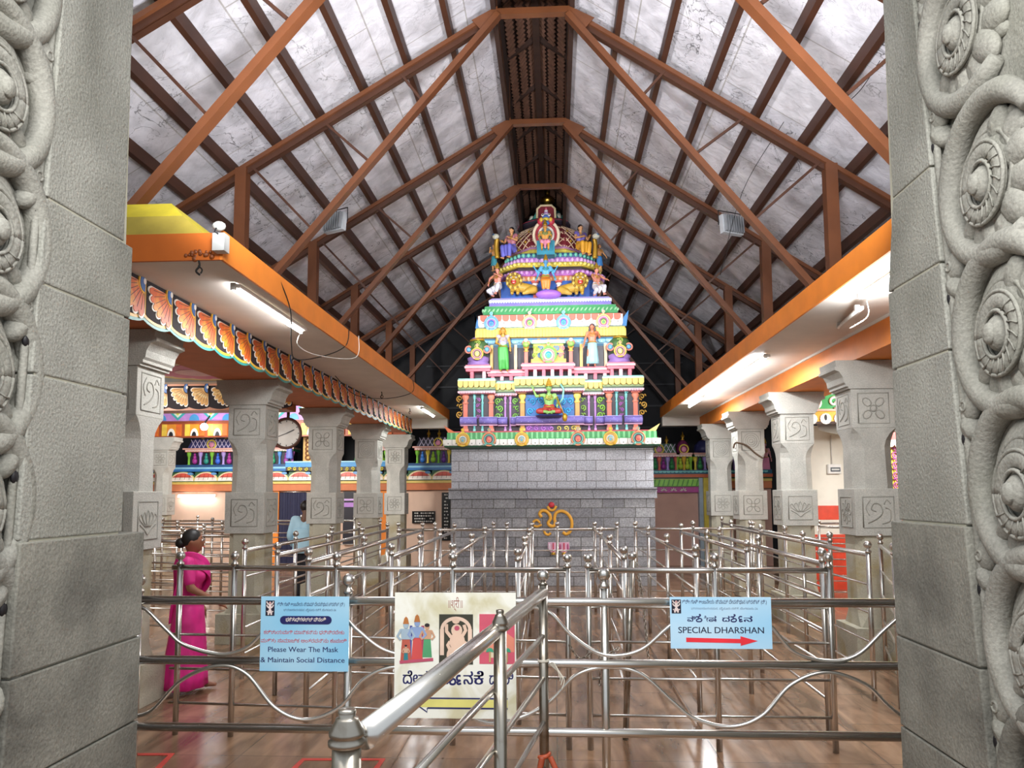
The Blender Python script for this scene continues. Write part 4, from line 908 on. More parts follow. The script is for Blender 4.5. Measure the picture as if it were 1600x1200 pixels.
# ================================================================ temple tower
def stone_courses(name, c1, c2, cm_, bw, bh, ms, rough=.85, sq=1.0, off=.5):
    mt = bpy.data.materials.new(name); mt.use_nodes = True; nt = mt.node_tree; N = nt.nodes; L = nt.links; b = N['Principled BSDF']; b.inputs['Roughness'].default_value = rough
    tc = N.new('ShaderNodeTexCoord'); sx = N.new('ShaderNodeSeparateXYZ'); L.new(tc.outputs['Object'], sx.inputs[0])
    ad = N.new('ShaderNodeMath'); ad.operation = 'ADD'; L.new(sx.outputs[0], ad.inputs[0]); L.new(sx.outputs[1], ad.inputs[1]); cx = N.new('ShaderNodeCombineXYZ'); L.new(ad.outputs[0], cx.inputs[0]); L.new(sx.outputs[2], cx.inputs[1])
    br = N.new('ShaderNodeTexBrick'); br.inputs['Scale'].default_value = 1; br.inputs['Brick Width'].default_value = bw; br.inputs['Row Height'].default_value = bh; br.inputs['Mortar Size'].default_value = ms; br.offset = off
    br.squash = sq; br.squash_frequency = 3
    br.inputs['Color1'].default_value = lin(c1); br.inputs['Color2'].default_value = lin(c2); br.inputs['Mortar'].default_value = lin(cm_); L.new(cx.outputs[0], br.inputs['Vector'])
    n = N.new('ShaderNodeTexNoise'); n.inputs['Scale'].default_value = 38; n.inputs['Detail'].default_value = 5; L.new(tc.outputs['Object'], n.inputs[0])
    r = N.new('ShaderNodeValToRGB'); L.new(n.outputs[0], r.inputs[0]); e = r.color_ramp.elements; e[0].position = .35; e[0].color = (.72, .72, .72, 1); e[1].position = .65; e[1].color = (1.15, 1.15, 1.15, 1)
    x = N.new('ShaderNodeMix'); x.data_type = 'RGBA'; x.blend_type = 'MULTIPLY'; x.inputs[0].default_value = 1; L.new(br.outputs[0], x.inputs[6]); L.new(r.outputs[0], x.inputs[7]); L.new(x.outputs[2], b.inputs['Base Color'])
    bn = N.new('ShaderNodeBump'); bn.inputs['Strength'].default_value = .4; bn.inputs['Distance'].default_value = .02; L.new(x.outputs[2], bn.inputs['Height']); L.new(bn.outputs[0], b.inputs['Normal'])
    return mt
TX, TY = -.06, 17.35
T = thing('temple_tower', 'tall brightly painted temple tower on a grey stone base in the middle of the hall', 'temple tower', (TX, TY, 0))
zt = lambda y, Y=15.3: at(860, y, Y=Y).z
xt = lambda x, y=620, Y=15.3: at(x, y, Y=Y).x
XL, XR = -2.06, 1.95
b = MB(); b.box(XL, XR, 15.3, 19.38, zt(763), zt(698), stone_courses('pale_ashlar', '#bcbcc1', '#adadb3', '#74726f', .39, .205, .007)); b.build('upper_stone_wall', T, 'pale neatly coursed upper part of the stone base')
b = MB(); b.box(XL-.01, XR+.01, 15.28, 19.4, 0, zt(778), stone_courses('dark_rubble_courses', '#a5a5a8', '#7f7f84', '#686664', .43, .19, .009, sq=.7)); b.build('lower_stone_wall', T, 'darker roughly coursed lower part of the stone base')
b = MB(); z0, z1 = zt(779), zt(762); b.prism([(15.22, z0), (15.26, z1-.05), (15.20, z1-.03), (15.20, z1), (19.4, z1), (19.4, z0)], 'x', XL-.05, XR+.05, stone_courses('ledge_stone', '#939397', '#85858a', '#565456', 1.3, .5, .006)); b.build('stone_ledge', T)

def rrings(mb, rings, cx=TX, cy=TY):
    """four sided rings: (half width, half depth, z, material of the band above)"""
    for i in range(len(rings)-1):
        (a, c, z, m_), (a2, c2, z2, _) = rings[i], rings[i+1]
        P = [(cx-a, cy-c, z), (cx+a, cy-c, z), (cx+a, cy+c, z), (cx-a, cy+c, z), (cx-a2, cy-c2, z2), (cx+a2, cy-c2, z2), (cx+a2, cy+c2, z2), (cx-a2, cy+c2, z2)]
        mb.add(P, [(0, 1, 5, 4), (1, 2, 6, 5), (2, 3, 7, 6), (3, 0, 4, 7)], m_)
    a, c, z, m_ = rings[-1]; mb.add([(cx-a, cy-c, z), (cx+a, cy-c, z), (cx+a, cy+c, z), (cx-a, cy+c, z)], [(0, 1, 2, 3)], m_)
    a, c, z, m_ = rings[0]; mb.add([(cx-a, cy-c, z), (cx+a, cy-c, z), (cx+a, cy+c, z), (cx-a, cy+c, z)], [(3, 2, 1, 0)], m_)
def side_frames(hx, hy, cx=TX, cy=TY):
    return [((V((cx-hx, cy-hy, 0)), V((1, 0, 0)), V((0, 0, 1)), V((0, -1, 0))), 2*hx), ((V((cx+hx, cy-hy, 0)), V((0, 1, 0)), V((0, 0, 1)), V((1, 0, 0))), 2*hy), ((V((cx-hx, cy+hy, 0)), V((0, -1, 0)), V((0, 0, 1)), V((-1, 0, 0))), 2*hy)]
def petals(mb, hx, hy, z0, z1, w, mt, t=.03, tip='down', alt=None, dot=None, cx=TX, cy=TY, xr=None):
    """a row of rounded petals round the front and sides"""
    for (fr, L_) in (side_frames(hx, hy, cx, cy) if xr is None else [((V((xr[0], cy-hy, 0)), V((1, 0, 0)), V((0, 0, 1)), V((0, -1, 0))), xr[1]-xr[0])]):
        n = max(1, round(L_/w)); ww = L_/n; H_ = z1-z0
        for k in range(n):
            a = ww*(k+.5); m_ = mt if not (alt and k % 2) else alt; q = ww*.46
            if tip == 'down': P = [(a-q, z1), (a+q, z1), (a+q, z0+H_*.35), (a+q*.6, z0+H_*.08), (a, z0), (a-q*.6, z0+H_*.08), (a-q, z0+H_*.35)]
            else: P = [(a-q, z0), (a+q, z0), (a+q, z1-H_*.35), (a+q*.6, z1-H_*.08), (a, z1), (a-q*.6, z1-H_*.08), (a-q, z1-H_*.35)]
            mb.plate(P, fr, -.02, t, m_)
            if dot: o, ux, uy, nn = fr; mb.ell(o+ux*a+uy*(z0+H_*.35)+nn*t, (ww*.07,)*3, dot, 6, 4)
def nasi(parent, x, z, r, cols, y, name='horseshoe_medallion', top=True):
    b = MB(); fr = front(x, y, z)
    b.plate(disc(0, 0, r, r*1.0, 20), fr, 0, .03, cols[1]); b.ring((x, y-.03, z), r*.93, r*.13, cols[0], n=22); b.ring((x, y-.035, z), r*.68, r*.10, cols[2], n=18)
    b.ell((x, y-.04, z-.02*r), (r*.42, .02, r*.46), cols[3], 12, 6); b.ring((x, y-.05, z-.15*r), r*.30, r*.07, cols[0], n=12)
    for s in (-1, 1): b.ell((x+s*r*.55, y-.04, z-r*.75), (r*.22, .02, r*.2), cols[2], 10, 6)
    if top: b.lathe((x, y-.02, z+r*.95), [(r*.25, 0), (r*.30, r*.12), (r*.12, r*.25), (r*.22, r*.42), (r*.2, r*.55), (.002, r*.7)], cols[0], 10, sy=.7); b.ring((x, y-.03, z+r*1.42), r*.2, r*.06, cols[2], n=12)
    return b.build(name, parent)
def pilaster(parent, x, z0, z1, y, w, m1, m2, name='pilaster', depth=.05):
    b = MB(); H_ = z1-z0
    b.box(x-w*.7, x+w*.7, y-depth, y, z0, z0+H_*.07, m2); b.box(x-w*.5, x+w*.5, y-depth*.8, y, z0+H_*.07, z0+H_*.72, m1)
    b.lathe((x, y-depth*.4, z0+H_*.66), [(w*.5, 0), (w*.8, H_*.03), (w*.5, H_*.06), (w*.45, H_*.09), (w*.85, H_*.15), (w*.9, H_*.2), (w*.6, H_*.23)], m2, 10, sy=depth/w)
    b.box(x-w*1.0, x+w*1.0, y-depth*1.4, y, z0+H_*.89, z1, m1)
    return b.build(name, parent)
def vine(parent, x, z0, z1, y, col, w, name='scroll_ornament', back=None):
    b = MB(); fr = front(x, y, 0); n = max(2, round((z1-z0)/(w*1.15))); hh = (z1-z0)/n
    if back: b.plate(rect(-w*.75, w*.75, z0, z1), fr, 0, .006, back)
    for k in range(n):
        s = 1 if k % 2 else -1; cz = z0+hh*(k+.5)
        relief(b, spiral(s*w*.10, cz, w*.42, 1.4, -PI/2, s), w*.085, fr, paint(col), .8, 5, t=.015)
        rel_ell(b, fr, -s*w*.34, cz+hh*.2, .012, w*.2, w*.1, .02, s*.9, paint(col), 8, 5)
    return b.build(name, parent)

GREY = paint('#4b454d', .6)
# -- bottom kapota, green over white
c0 = thing  # (unused name kept out of the scene)
zb, zm, ztop = zt(699, 15.1), zt(688, 15.1), zt(675, 15.2)
b = MB(); rrings(b, [(2.03, 2.06, zb-.02, '#2c4a3c'), (2.12, 2.24, zb+.02, '#3b6b50'), (2.12, 2.26, zb+.05, '#eae6de'), (2.10, 2.22, zm+.02, '#58b56e'), (1.97, 2.10, ztop, '#d0626a'), (1.95, 2.08, ztop+.035, '#d9717e')]); kap = b.build('lower_eave', T, 'curved eave, green above and white below')
b = MB(); petals(b, 2.115, 2.25, zb+.045, zm+.03, .155, paint('#f4f1ea'), .03, dot=black); b.build('white_petals', kap)
b = MB(); petals(b, 2.06, 2.185, zm+.01, ztop-.0, .05, paint('#3f9e58'), .012, alt=paint('#7fd08c')); b.build('green_ribs', kap)
for x, c in ((723.7, 0), (764.5, 1), (815.3, 0), (903, 1), (953.5, 0), (996.8, 1)):
    nasi(kap, xt(x, 685, 15.1), zt(686, 15.1), .135, (('#e9c84c', '#f3e9d8', '#e8b13c', '#7fb2c8') if c == 0 else ('#ee9a72', '#4a5a66', '#7cc2b2', '#e2706a')), 15.06)
for s in (-1, 1):
    b = MB(); b.plate([(-.12, 0), (.06, 0), (s*.16, .17)] if s > 0 else [(-.06, 0), (.12, 0), (-.16, .17)], front(TX+s*1.98, 15.2, ztop-.02), -.05, .03, paint('#e0703c' if s < 0 else '#e8d27a')); b.build('corner_leaf', kap)
# -- first storey
z0, z1 = ztop+.03, zt(606)
Y1 = 15.50
b = MB(); b.box(TX-1.74, TX+1.74, Y1, 19.2, z0, z1, GREY); b.build('first_storey_wall', T)
for xa, xb in ((718, 776), (806, 912), (943, 1003)):
    b = MB(); b.box(xt(xa)+.05, xt(xb)-.05, Y1-.13, Y1, z0, z1, GREY); b.build('projecting_bay', T)
colset = {'o': ('#e2745c', '#f0957a', .085), 'c': ('#5fc0bf', '#8fdcd8', .035), 'm': ('#b77ac6', '#d79fdd', .035), 'g': ('#d99a4a', '#f0d36a', .085)}
for x, k, bay in ((727, 'o', 1), (741, 'c', 1), (753.5, 'c', 1), (767, 'o', 1), (788.5, 'm', 0), (796.5, 'm', 0), (816, 'g', 1), (902, 'g', 1), (920.5, 'm', 0), (930.5, 'm', 0), (952, 'o', 1), (963.5, 'c', 1), (978.5, 'c', 1), (993, 'o', 1)):
    m1, m2, w = colset[k]; pilaster(T, xt(x), z0, z1-.02, Y1-(.13 if bay else 0), w, paint(m1), paint(m2))
for x, c, w in ((747, '#d07fd4', .09), (778.5, '#8fd05c', .16), (806, '#8fd05c', .15), (910, '#9ccb55', .15), (940, '#9fdb4c', .16), (971, '#c86fd0', .09)):
    vine(T, xt(x), zt(654), zt(618), Y1-(.135 if w < .1 else .005), c, w)
zc0, zc1 = zt(651), zt(616)
b = MB(); fr = front(TX, Y1-.13, 0); b.plate(rect(xt(821)-TX, xt(897)-TX, zc0, zc1), fr, 0, .01, '#1d63a8'); pn = b.build('blue_panel', T)
for x in (830, 843, 877, 889):
    vine(pn, xt(x), zc0+.02, zc1-.03, Y1-.14, '#3fb3ec', .17)
# violet railing band
for xa, xb, dy in ((719, 745, .2), (749, 777, .2), (776, 792, .10), (797, 808, .10), (806, 912, .24), (912, 926, .10), (931, 945, .10), (944, 971, .2), (975, 1003, .2)):
    b = MB(); X0, X1 = xt(xa), xt(xb); zz0, zz1 = zt(662), zt(651); b.tube([(X0, Y1-dy, (zz0+zz1)/2), (X1, Y1-dy, (zz0+zz1)/2)], (zz1-zz0)*.5, paint('#8b7fce'), 12)
    b.box(X0, X1, Y1-dy-.01, Y1, zz1-.02, zz1+.01, '#a9a2e2'); b.box(X0, X1, Y1-dy+.01, Y1, zz0-.025, zz0, '#d9a5c8')
    for k in range(int((X1-X0)/.07)): b.ell((X0+.04+.07*k, Y1-dy-.055, (zz0+zz1)/2+.01*(-1)**k), (.022, .012, .03), paint('#e6e2f6'), 6, 4)
    b.build('violet_rail', T)
b = MB(); fr = front(TX, Y1-.14, 0); b.plate(rect(xt(821)-TX, xt(861)-TX, zt(674), zt(664)), fr, 0, .02, '#7a3c96'); b.plate(rect(xt(861)-TX, xt(899)-TX, zt(674), zt(664)), fr, 0, .02, '#3b3340')
for k in range(7): relief(b, spiral(xt(826+k*11.6)-TX, zt(669), .055, 1.2, k), .012, fr, paint('#c77fe0' if k < 3.4 else '#eedf6c'), .9, 5, t=.03)
b.build('scroll_frieze', T)
# cornice of the first storey in five stepped pieces
for xa, xb, dy, up in ((716, 775, .30, 0), (772, 808, .14, -.035), (804, 914, .34, .02), (910, 945, .14, -.035), (941, 1006, .30, .02)):
    X0, X1 = xt(xa), xt(xb); za = zt(612)+up; Yf = Y1-dy; b = MB(); hh = lambda a, c, oo, m_: b.box(X0+oo*.3, X1-oo*.3, Yf+oo, 16.0, za+a, za+c, m_)
    hh(-.03, .02, .08, '#e88fa4'); hh(.02, .06, .05, '#4f6b56'); hh(.06, .10, .02, '#8fa86a'); hh(.10, .22, .05, '#d9b243'); hh(.22, .25, .0, '#cfe6c4'); hh(.25, .28, .03, '#84b8b4')
    o = b.build('first_cornice', T); b = MB(); petals(b, 0, TY-Yf, za+.085, za+.22, .115, paint('#f0d265'), .03, xr=(X0, X1)); b.build('yellow_petals', o)
    b = MB(); petals(b, 0, TY-Yf, za-.025, za+.02, .05, paint('#f6c2cf'), .0, xr=(X0, X1)); b.build('pink_dentils', o)
for s in (-1, 1): vine(T, TX+s*1.86, zt(650), zt(612), 15.62, '#e3b34c', .16, 'corner_scroll')
# -- second storey
Y2 = 15.85
z0 = zt(606)+.27; zp = zt(577, 15.6); z1 = zt(537, 15.8)
b = MB(); b.box(TX-1.62, TX+1.62, Y2-.05, 18.9, z0-.3, zp, GREY); b.build('second_base', T)
b = MB(); b.box(TX-1.34, TX+1.34, Y2, 18.7, zp, z1+.1, GREY); b.build('second_storey_wall', T)
PK = paint('#d9687c'); PK2 = paint('#f3b3bb')
for xa, xb, yy0, yy1 in ((728, 766, 15.55, 574), (762, 820, 15.66, 581), (816, 897, 15.5, 573), (893, 953, 15.66, 578), (949, 991, 15.55, 573)):
    X0, X1 = at(xa, 580, Y=15.6).x, at(xb, 580, Y=15.6).x; za = zt(yy1, 15.55); b = MB(); b.box(X0, X1, yy0, Y2+.3, za-.06, za, PK); b.box(X0-.02, X1+.02, yy0-.03, Y2+.3, za, za+.045, PK2); b.box(X0, X1, yy0-.01, Y2, za+.045, za+.075, PK); o = b.build('pink_plinth', T)
    n = max(2, int((X1-X0)/.17))
    for k in range(n): b = MB(); xx = X0+(k+.5)*(X1-X0)/n; b.box(xx-.035, xx+.035, yy0+.02, Y2, z0-.05, za-.05, PK2 if k % 2 else PK); b.build('plinth_post', o)
# corner pavilions
def pavilion(x, ybase, w, nm='corner_pavilion'):
    za = zt(ybase, 15.6)+.07; b = MB(); Yc = 15.78
    b.lathe((x, Yc, za), [(w*.98, 0), (w*1.0, .06), (w*.88, .08), (w*1.0, .12), (w*1.02, .16), (w*.72, .20), (w*.78, .27), (w*.95, .35), (w*.92, .46), (w*.70, .52), (w*.74, .55), (w*.5, .60), (w*.2, .62)], paint('#a884cc'), 8, rot=PI/8); o = b.build(nm, T)
    b = MB(); b.lathe((x, Yc, za+.20), [(w*.74, 0), (w*.80, .07), (w*.97, .15), (w*.94, .26), (w*.72, .32)], paint('#4a6b3c'), 8, rot=PI/8); b.build('green_dome', o)
    b = MB(); b.lathe((x, Yc, za+.52), [(w*.74, 0), (w*.78, .03), (w*.3, .08), (w*.12, .09), (w*.22, .13), (w*.24, .18), (w*.08, .22), (w*.12, .25), (.003, .32)], gold, 12); b.build('small_finial', o)
    nasi(o, x, za+.22, .125, ('#f0cf5e', '#5a4a3a', '#e8a9b4', '#f3e29a'), Yc-w-.01); vine(o, x, za+.34, za+.5, Yc-w*.92, '#b5d05c', .12)
    for s in (-1, 1): b = MB(); b.ring((x+s*w*.80, Yc-w*.6, za+.33), .07, .02, paint('#e58f7c'), n=14); b.ell((x+s*w*.8, Yc-w*.6, za+.33), (.05, .03, .05), paint('#6fb6e0'), 10, 6); b.build('side_medallion', o)
pavilion(at(747, 560, Y=15.7).x, 574, .235); pavilion(at(968, 560, Y=15.7).x, 573, .235)
# central shrine
xc = at(857, 555, Y=15.6).x; za = zt(573, 15.55)+.075
b = MB(); b.box(xc-.36, xc+.36, 15.62, Y2, za, za+.10, '#e0b33c'); b.box(xc-.34, xc+.34, 15.60, Y2, za+.02, za+.05, '#f2d560'); b.box(xc-.31, xc+.31, 15.66, Y2, za+.10, za+.42, '#c7b04e'); b.box(xc-.35, xc+.35, 15.6, Y2, za+.42, za+.46, '#9adfae'); b.box(xc-.33, xc+.33, 15.62, Y2, za+.46, za+.50, '#e89cc0'); sh = b.build('central_shrine', T)
for k, c in ((-1.6, '#a6c94c'), (-.95, '#5f9fe0'), (.95, '#5f9fe0'), (1.6, '#e08a9c')): vine(sh, xc+k*.17, za+.12, za+.40, 15.65, c, .12)
nasi(sh, xc, za+.17, .165, ('#7cc95a', '#e9d8c8', '#d9938f', '#2f9fe0'), 15.56)
for k in (-1, 0, 1): b = MB(); b.lathe((xc+k*.2, 15.72, za+.5), [(.05, 0), (.055, .03), (.02, .05), (.045, .08), (.055, .13), (.02, .17), (.025, .2), (.002, .26)], gold, 10); b.build('small_finial', sh)
for s in (-1, 1):
    x_ = xc+s*.46; pilaster(T, x_, zp-.0, z1, 15.68, .07, paint('#e0705c'), paint('#f0b04c'))
    b = MB(); b.ell((x_, 15.6, z1-.02), (.09, .06, .07), paint('#e6b08c'), 10, 8); b.ell((x_, 15.55, z1-.06), (.07, .05, .06), paint('#8fbf5c'), 10, 8); b.ell((x_, 15.52, z1+.02), (.05, .05, .04), whp, 8, 6); b.build('lion_head_bracket', T)
for x in (787, 927): b = MB(); xx = at(x, 550, Y=15.8).x; b.box(xx-.23, xx+.23, Y2-.02, Y2, zp, z1, '#3e3a44'); [b.box(xx+s*.25-.03, xx+s*.25+.03, Y2-.08, Y2, zp, z1, '#e6b75c' if s < 0 else '#e9c49a') for s in (-1, 1)]; b.build('dark_niche', T)
# cornice of the second storey
za, zy0, zy1, zr1 = zt(537, 15.7), zt(527, 15.6), zt(512, 15.6), zt(491, 15.65)
b = MB(); rrings(b, [(1.34, 1.50, za-.05, '#7db4d8'), (1.40, 1.58, za, '#a9d8ee'), (1.46, 1.66, zy0-.03, '#5b93bd'), (1.48, 1.70, zy0, '#b58a2c'), (1.53, 1.77, zy0+.06, '#d9b243'), (1.53, 1.77, zy1, '#7fae9c'), (1.50, 1.72, zy1+.03, '#5f9e9a')]); o = b.build('second_cornice', T)
b = MB(); petals(b, 1.52, 1.76, zy0+.01, zy1-.02, .065, paint('#f2d458'), .03, tip='up'); b.build('yellow_petals', o)
b = MB(); petals(b, 1.46, 1.64, za+.01, zy0-.02, .16, paint('#7fc3ea'), .02, dot=whp); b.build('blue_petals', o)
b = MB(); rrings(b, [(1.47, 1.68, zy1+.02, '#e9e3dc'), (1.49, 1.72, zy1+.08, '#e9e3dc'), (1.46, 1.69, zy1+.14, '#e0604a'), (1.36, 1.58, zr1, '#4a9c60')]); o = b.build('middle_eave', T, 'red and white curved eave')
b = MB(); petals(b, 1.465, 1.69, zy1+.03, zr1-.01, .15, paint('#f3e9e2'), .03, dot=black); b.build('white_petals', o); b = MB(); petals(b, 1.455, 1.68, zy1+.15, zr1-.005, .15, paint('#e86a55'), .045); b.build('red_petals', o)
for x, c in ((767.5, 0), (827.5, 1), (880.5, 0), (943, 1)): nasi(o, at(x, 500, Y=15.55).x, zt(503, 15.55), .145, (('#6fb7e8', '#b45fb0', '#9fd4ee', '#2f7fd0') if c == 0 else ('#e8dc8a', '#b04f8e', '#f0b6d0', '#5f9e50')), 15.60)
for s in (-1, 1): b = MB(); b.plate([(-.06, 0), (.07, 0), (s*.10+.02, .33), (s*.02, .2)], front(TX+s*1.50, 15.7, zy1+.03), -.05, .02, paint('#2f7fc0')); b.build('corner_leaf', o)
zg1 = zt(476, 15.7); zv1 = zt(462, 15.75)
b = MB(); rrings(b, [(1.36, 1.56, zr1, '#3f8f58'), (1.40, 1.62, zr1+.03, '#4fa068'), (1.36, 1.58, zg1, '#e8e4ee'), (1.28, 1.52, zg1+.02, '#8f83cc'), (1.27, 1.50, zg1+.08, '#6f6fb8'), (1.27, 1.5, zv1-.04, '#b9aee6'), (1.22, 1.46, zv1, '#8f83cc')]); o = b.build('violet_ledge', T)
b = MB()
for fr, L_ in side_frames(1.40, 1.62):
    n = int(L_/.085)
    for k in range(n): rel_ell(b, fr, (k+.5)*L_/n, (zr1+zg1)/2+.01, .0, .05, .022, .03, .9, paint('#a6e0ae'), 8, 5)
b.build('green_leaves', o); b = MB(); petals(b, 1.275, 1.505, zg1+.085, zv1-.05, .055, paint('#d5daf6'), .012); b.build('pale_beads', o)
# -- third storey, red and white posts with blue recesses and purple lotus bands
Y3 = 16.1
z0, z1 = zv1, zt(437, 16.0)
b = MB(); b.box(TX-1.05, TX+1.0, Y3, 18.5, z0-.05, z1, paint('#2255a8')); b.build('third_storey_wall', T)
for x in (836, 873): pilaster(T, at(x, 445, Y=16).x, z0, z1, Y3, .075, paint('#c9584c'), paint('#f0dcd8'))
rows = [(437, 430, 1.12, '#e0935c', '#f0c9a0'), (429, 421, 1.16, '#b96fc6', '#d79fe0'), (420, 416, 1.06, '#4a3f4c', '#4a3f4c'), (415, 408, 1.10, '#e0c84c', '#f2e27a'), (407, 401, 1.00, '#c07fd0', '#e3b3ea'), (400, 394, .96, '#3b5f8f', '#7ad0b8')]
prev = z1
for ya, yb, hw, c1, c2 in rows:
    Yf = TY-hw*1.08; a_, b_ = zt(ya, Yf), zt(yb, Yf); a_ = prev; b = MB(); hw += -.02
    ch = hw*.35; P = [(-hw, -hw+ch), (-hw+ch, -hw), (hw-ch, -hw), (hw, -hw+ch), (hw, hw), (-hw, hw)]
    n = 6; vs = [(TX+p[0]*(1+.03*q), TY+p[1]*1.04*(1+.03*q), z) for q, z in ((0, a_), (1, (a_+b_)/2), (0, b_)) for p in P]
    b.add(vs, [(i*n+j, i*n+(j+1) % n, (i+1)*n+(j+1) % n, (i+1)*n+j) for i in range(2) for j in range(n)]+[list(range(n))[::-1], [2*n+j for j in range(n)]], paint(c1)); o = b.build('lotus_band', T)
    b = MB()
    if c1 != c2:
        for e0, e1 in ((0, 1), (1, 2), (2, 3), (3, 4), (5, 0)):
            p, q = V((TX+P[e0][0]*1.03, TY+P[e0][1]*1.07, 0)), V((TX+P[e1][0]*1.03, TY+P[e1][1]*1.07, 0)); m_ = max(1, round((q-p).length/.11))
            for k in range(m_): c = p.lerp(q, (k+.5)/m_); b.ell((c.x, c.y, (a_+b_)/2), (.045, .045, (b_-a_)*.42), paint(c2), 8, 5)
        b.build('petal_row', o)
    prev = b_
# -- dome
zd0 = prev; zd1 = zt(338, 16.6); hd_ = zd1-zd0
maroon = paint('#7d2430')
prof = [(.80, 0), (.93, .08), (.98, .22), (.95, .42), (.84, .62), (.66, .80), (.50, .92), (.46, 1.0)]
b = MB(); n = 8; rot = PI/8
b.lathe((TX-.03, TY, zd0), [(r_*1.02, z*hd_) for r_, z in prof], maroon, n, smooth=False, rot=rot); dome = b.build('dome', T, 'maroon eight sided dome with a pale lattice')
b = MB()
def domep(k, f, z):   # point on face k, f across 0..1, z 0..1
    for i in range(len(prof)-1):
        if prof[i][1] <= z <= prof[i+1][1]: q = (z-prof[i][1])/(prof[i+1][1]-prof[i][1]); r_ = prof[i][0]*(1-q)+prof[i+1][0]*q; break
    r_ *= 1.035; a0 = rot+2*PI*k/n; a1 = rot+2*PI*(k+1)/n
    return V((TX-.03+r_*(math.cos(a0)*(1-f)+math.cos(a1)*f), TY+r_*(math.sin(a0)*(1-f)+math.sin(a1)*f), zd0+hd_*z))
lat = paint('#e9c9a8')
for k in (3, 4, 5, 6, 7):
    for j in range(-3, 4):
        for s in (-1, 1):
            pts = []
            for i in range(13):
                z = .06+.80*i/12; f = .5+j*.28+s*(i/12-.5)*1.1
                if 0 <= f <= 1: pts.append(domep(k, f, z))
            if len(pts) > 1: b.tube(pts, .013, lat, 5)
    for (f, z) in ((.5, .2), (.5, .5), (.22, .35), (.78, .35), (.22, .65), (.78, .65)): b.ell(domep(k, f, z), (.03, .03, .035), gold, 8, 5)
b.build('lattice', dome)
b = MB(); b.lathe((TX-.03, TY, zd0), [(.84, 0), (1.0, .03), (1.05, .07), (1.0, .11), (.9, .13)], paint('#d9c65a'), 8, smooth=False, rot=rot); b.lathe((TX-.03, TY, zd0+.11), [(.95, 0), (1.04, .02), (1.0, .05)], paint('#c58fd0'), 8, smooth=False, rot=rot); b.build('dome_rim', dome)
b = MB(); zc = zd1-.02; cxm = TX-.04
b.lathe((cxm, TY, zc), [(.66, -.06), (.70, -.02), (.62, .02), (.56, .03), (.60, .06), (.50, .10), (.42, .12)], paint('#3a3440'), 16); b.lathe((cxm, TY, zc), [(.68, -.03), (.71, -.015), (.68, 0)], paint('#c3455c'), 16)
b.lathe((cxm, TY, zc+.10), [(.44, 0), (.46, .04), (.40, .12), (.28, .24), (.17, .32), (.19, .35), (.10, .38)], paint('#3f8f86'), 16)
for k in range(14): a = 2*PI*k/14; b.ell((cxm+.40*math.cos(a), TY+.40*math.sin(a), zc+.17), (.07, .07, .085), paint('#5fb6a6' if k % 2 else '#e6e0cf'), 8, 6); b.ell((cxm+.26*math.cos(a), TY+.26*math.sin(a), zc+.32), (.05, .05, .07), paint('#2f6f8a' if k % 2 else '#8fd0c0'), 8, 6)
b.build('lotus_cap', T)
zf = zc+.46
b = MB(); b.lathe((cxm, TY, zf), [(.10, -.02), (.15, 0), (.06, .04), (.05, .08), (.12, .12), (.17, .19), (.15, .27), (.06, .32), (.045, .36), (.08, .40), (.05, .44), (.022, .50), (.03, .54), (.002, .66)], mat('brass', '#b8903f', .3, 1.0), 18); b.build('finial', T, 'brass pot finial')
# crest over the central figure
zk = zt(326, 16.2)
o = MB(); o.ring((TX-.07, 16.12, zt(366, 16.1)), .29, .036, '#f1dcc0', n=26, sx=.92, sy=1.05); o.ring((TX-.07, 16.14, zt(366, 16.1)), .225, .033, '#b23a4a', n=24, sx=.92, sy=1.05); o.ring((TX-.07, 16.14, zt(366, 16.1)), .17, .028, '#f3e7dc', n=22, sx=.92, sy=1.05); o.plate(disc(0, 0, .22, .24, 20), front(TX-.07, 16.2, zt(366, 16.1)), 0, .03, '#6f8f9a'); arch = o.build('halo_arch', T, 'cream and red arch behind the golden seated figure')
b = MB(); zf_ = zt(346, 16.1)
for s in (-1, 1):
    b.ell((TX-.07+s*.11, 16.08, zf_), (.08, .06, .09), paint('#c7384c'), 10, 8); b.ell((TX-.07+s*.10, 16.03, zf_+.02), (.045, .04, .05), paint('#f0c24c'), 8, 6); b.ell((TX-.07+s*.07, 16.03, zf_+.12), (.035, .03, .035), whp, 8, 6); b.ell((TX-.07+s*.07, 16.0, zf_+.12), (.015, .012, .015), black, 6, 5)
b.ell((TX-.07, 16.06, zf_+.05), (.09, .07, .09), paint('#5f7fd0'), 12, 8); b.ell((TX-.07, 16.0, zf_+.02), (.07, .04, .04), paint('#e8d04c'), 10, 6); b.ell((TX-.07, 16.04, zf_-.06), (.08, .05, .05), paint('#4f8fe0'), 10, 6); b.build('guardian_mask', arch)
b = MB(); zn = zt(327, 16.5); b.plate([(-.19, -.16), (.19, -.16), (.18, .06), (.11, .12), (-.11, .12), (-.18, .06)], front(TX-.07, 16.72, zn+.02), -.2, .05, maroon); b.tube([(TX-.07+p, 16.66, zn+.02+q) for p, q in ((-.20, -.16), (-.20, .05), (-.12, .13), (.12, .13), (.20, .05), (.20, -.16))], .026, paint('#e0c9a0'), 8)
for k in range(5): b.ell((TX-.07, 16.64, zn-.12+.045*k), (.08-.012*k, .03, .035), paint(('#5fb6a6', '#e6e0e8', '#b88fc8', '#e6e0e8', '#d8607a')[k]), 10, 6)
b.build('upper_niche', T)
b = MB(); xx = TX-.08; b.box(xx-.19, xx+.19, 15.98, 16.3, zt(398, 16.0), zt(376, 16.0), paint('#3a93ad')); b.build('throne', T)
b = MB(); b.ell((TX-.03, 15.80, zt(460, 15.8)), (.27, .16, .10), paint('#a76fd6'), 20, 10); b.build('lotus_seat', T, 'purple lotus cushion')

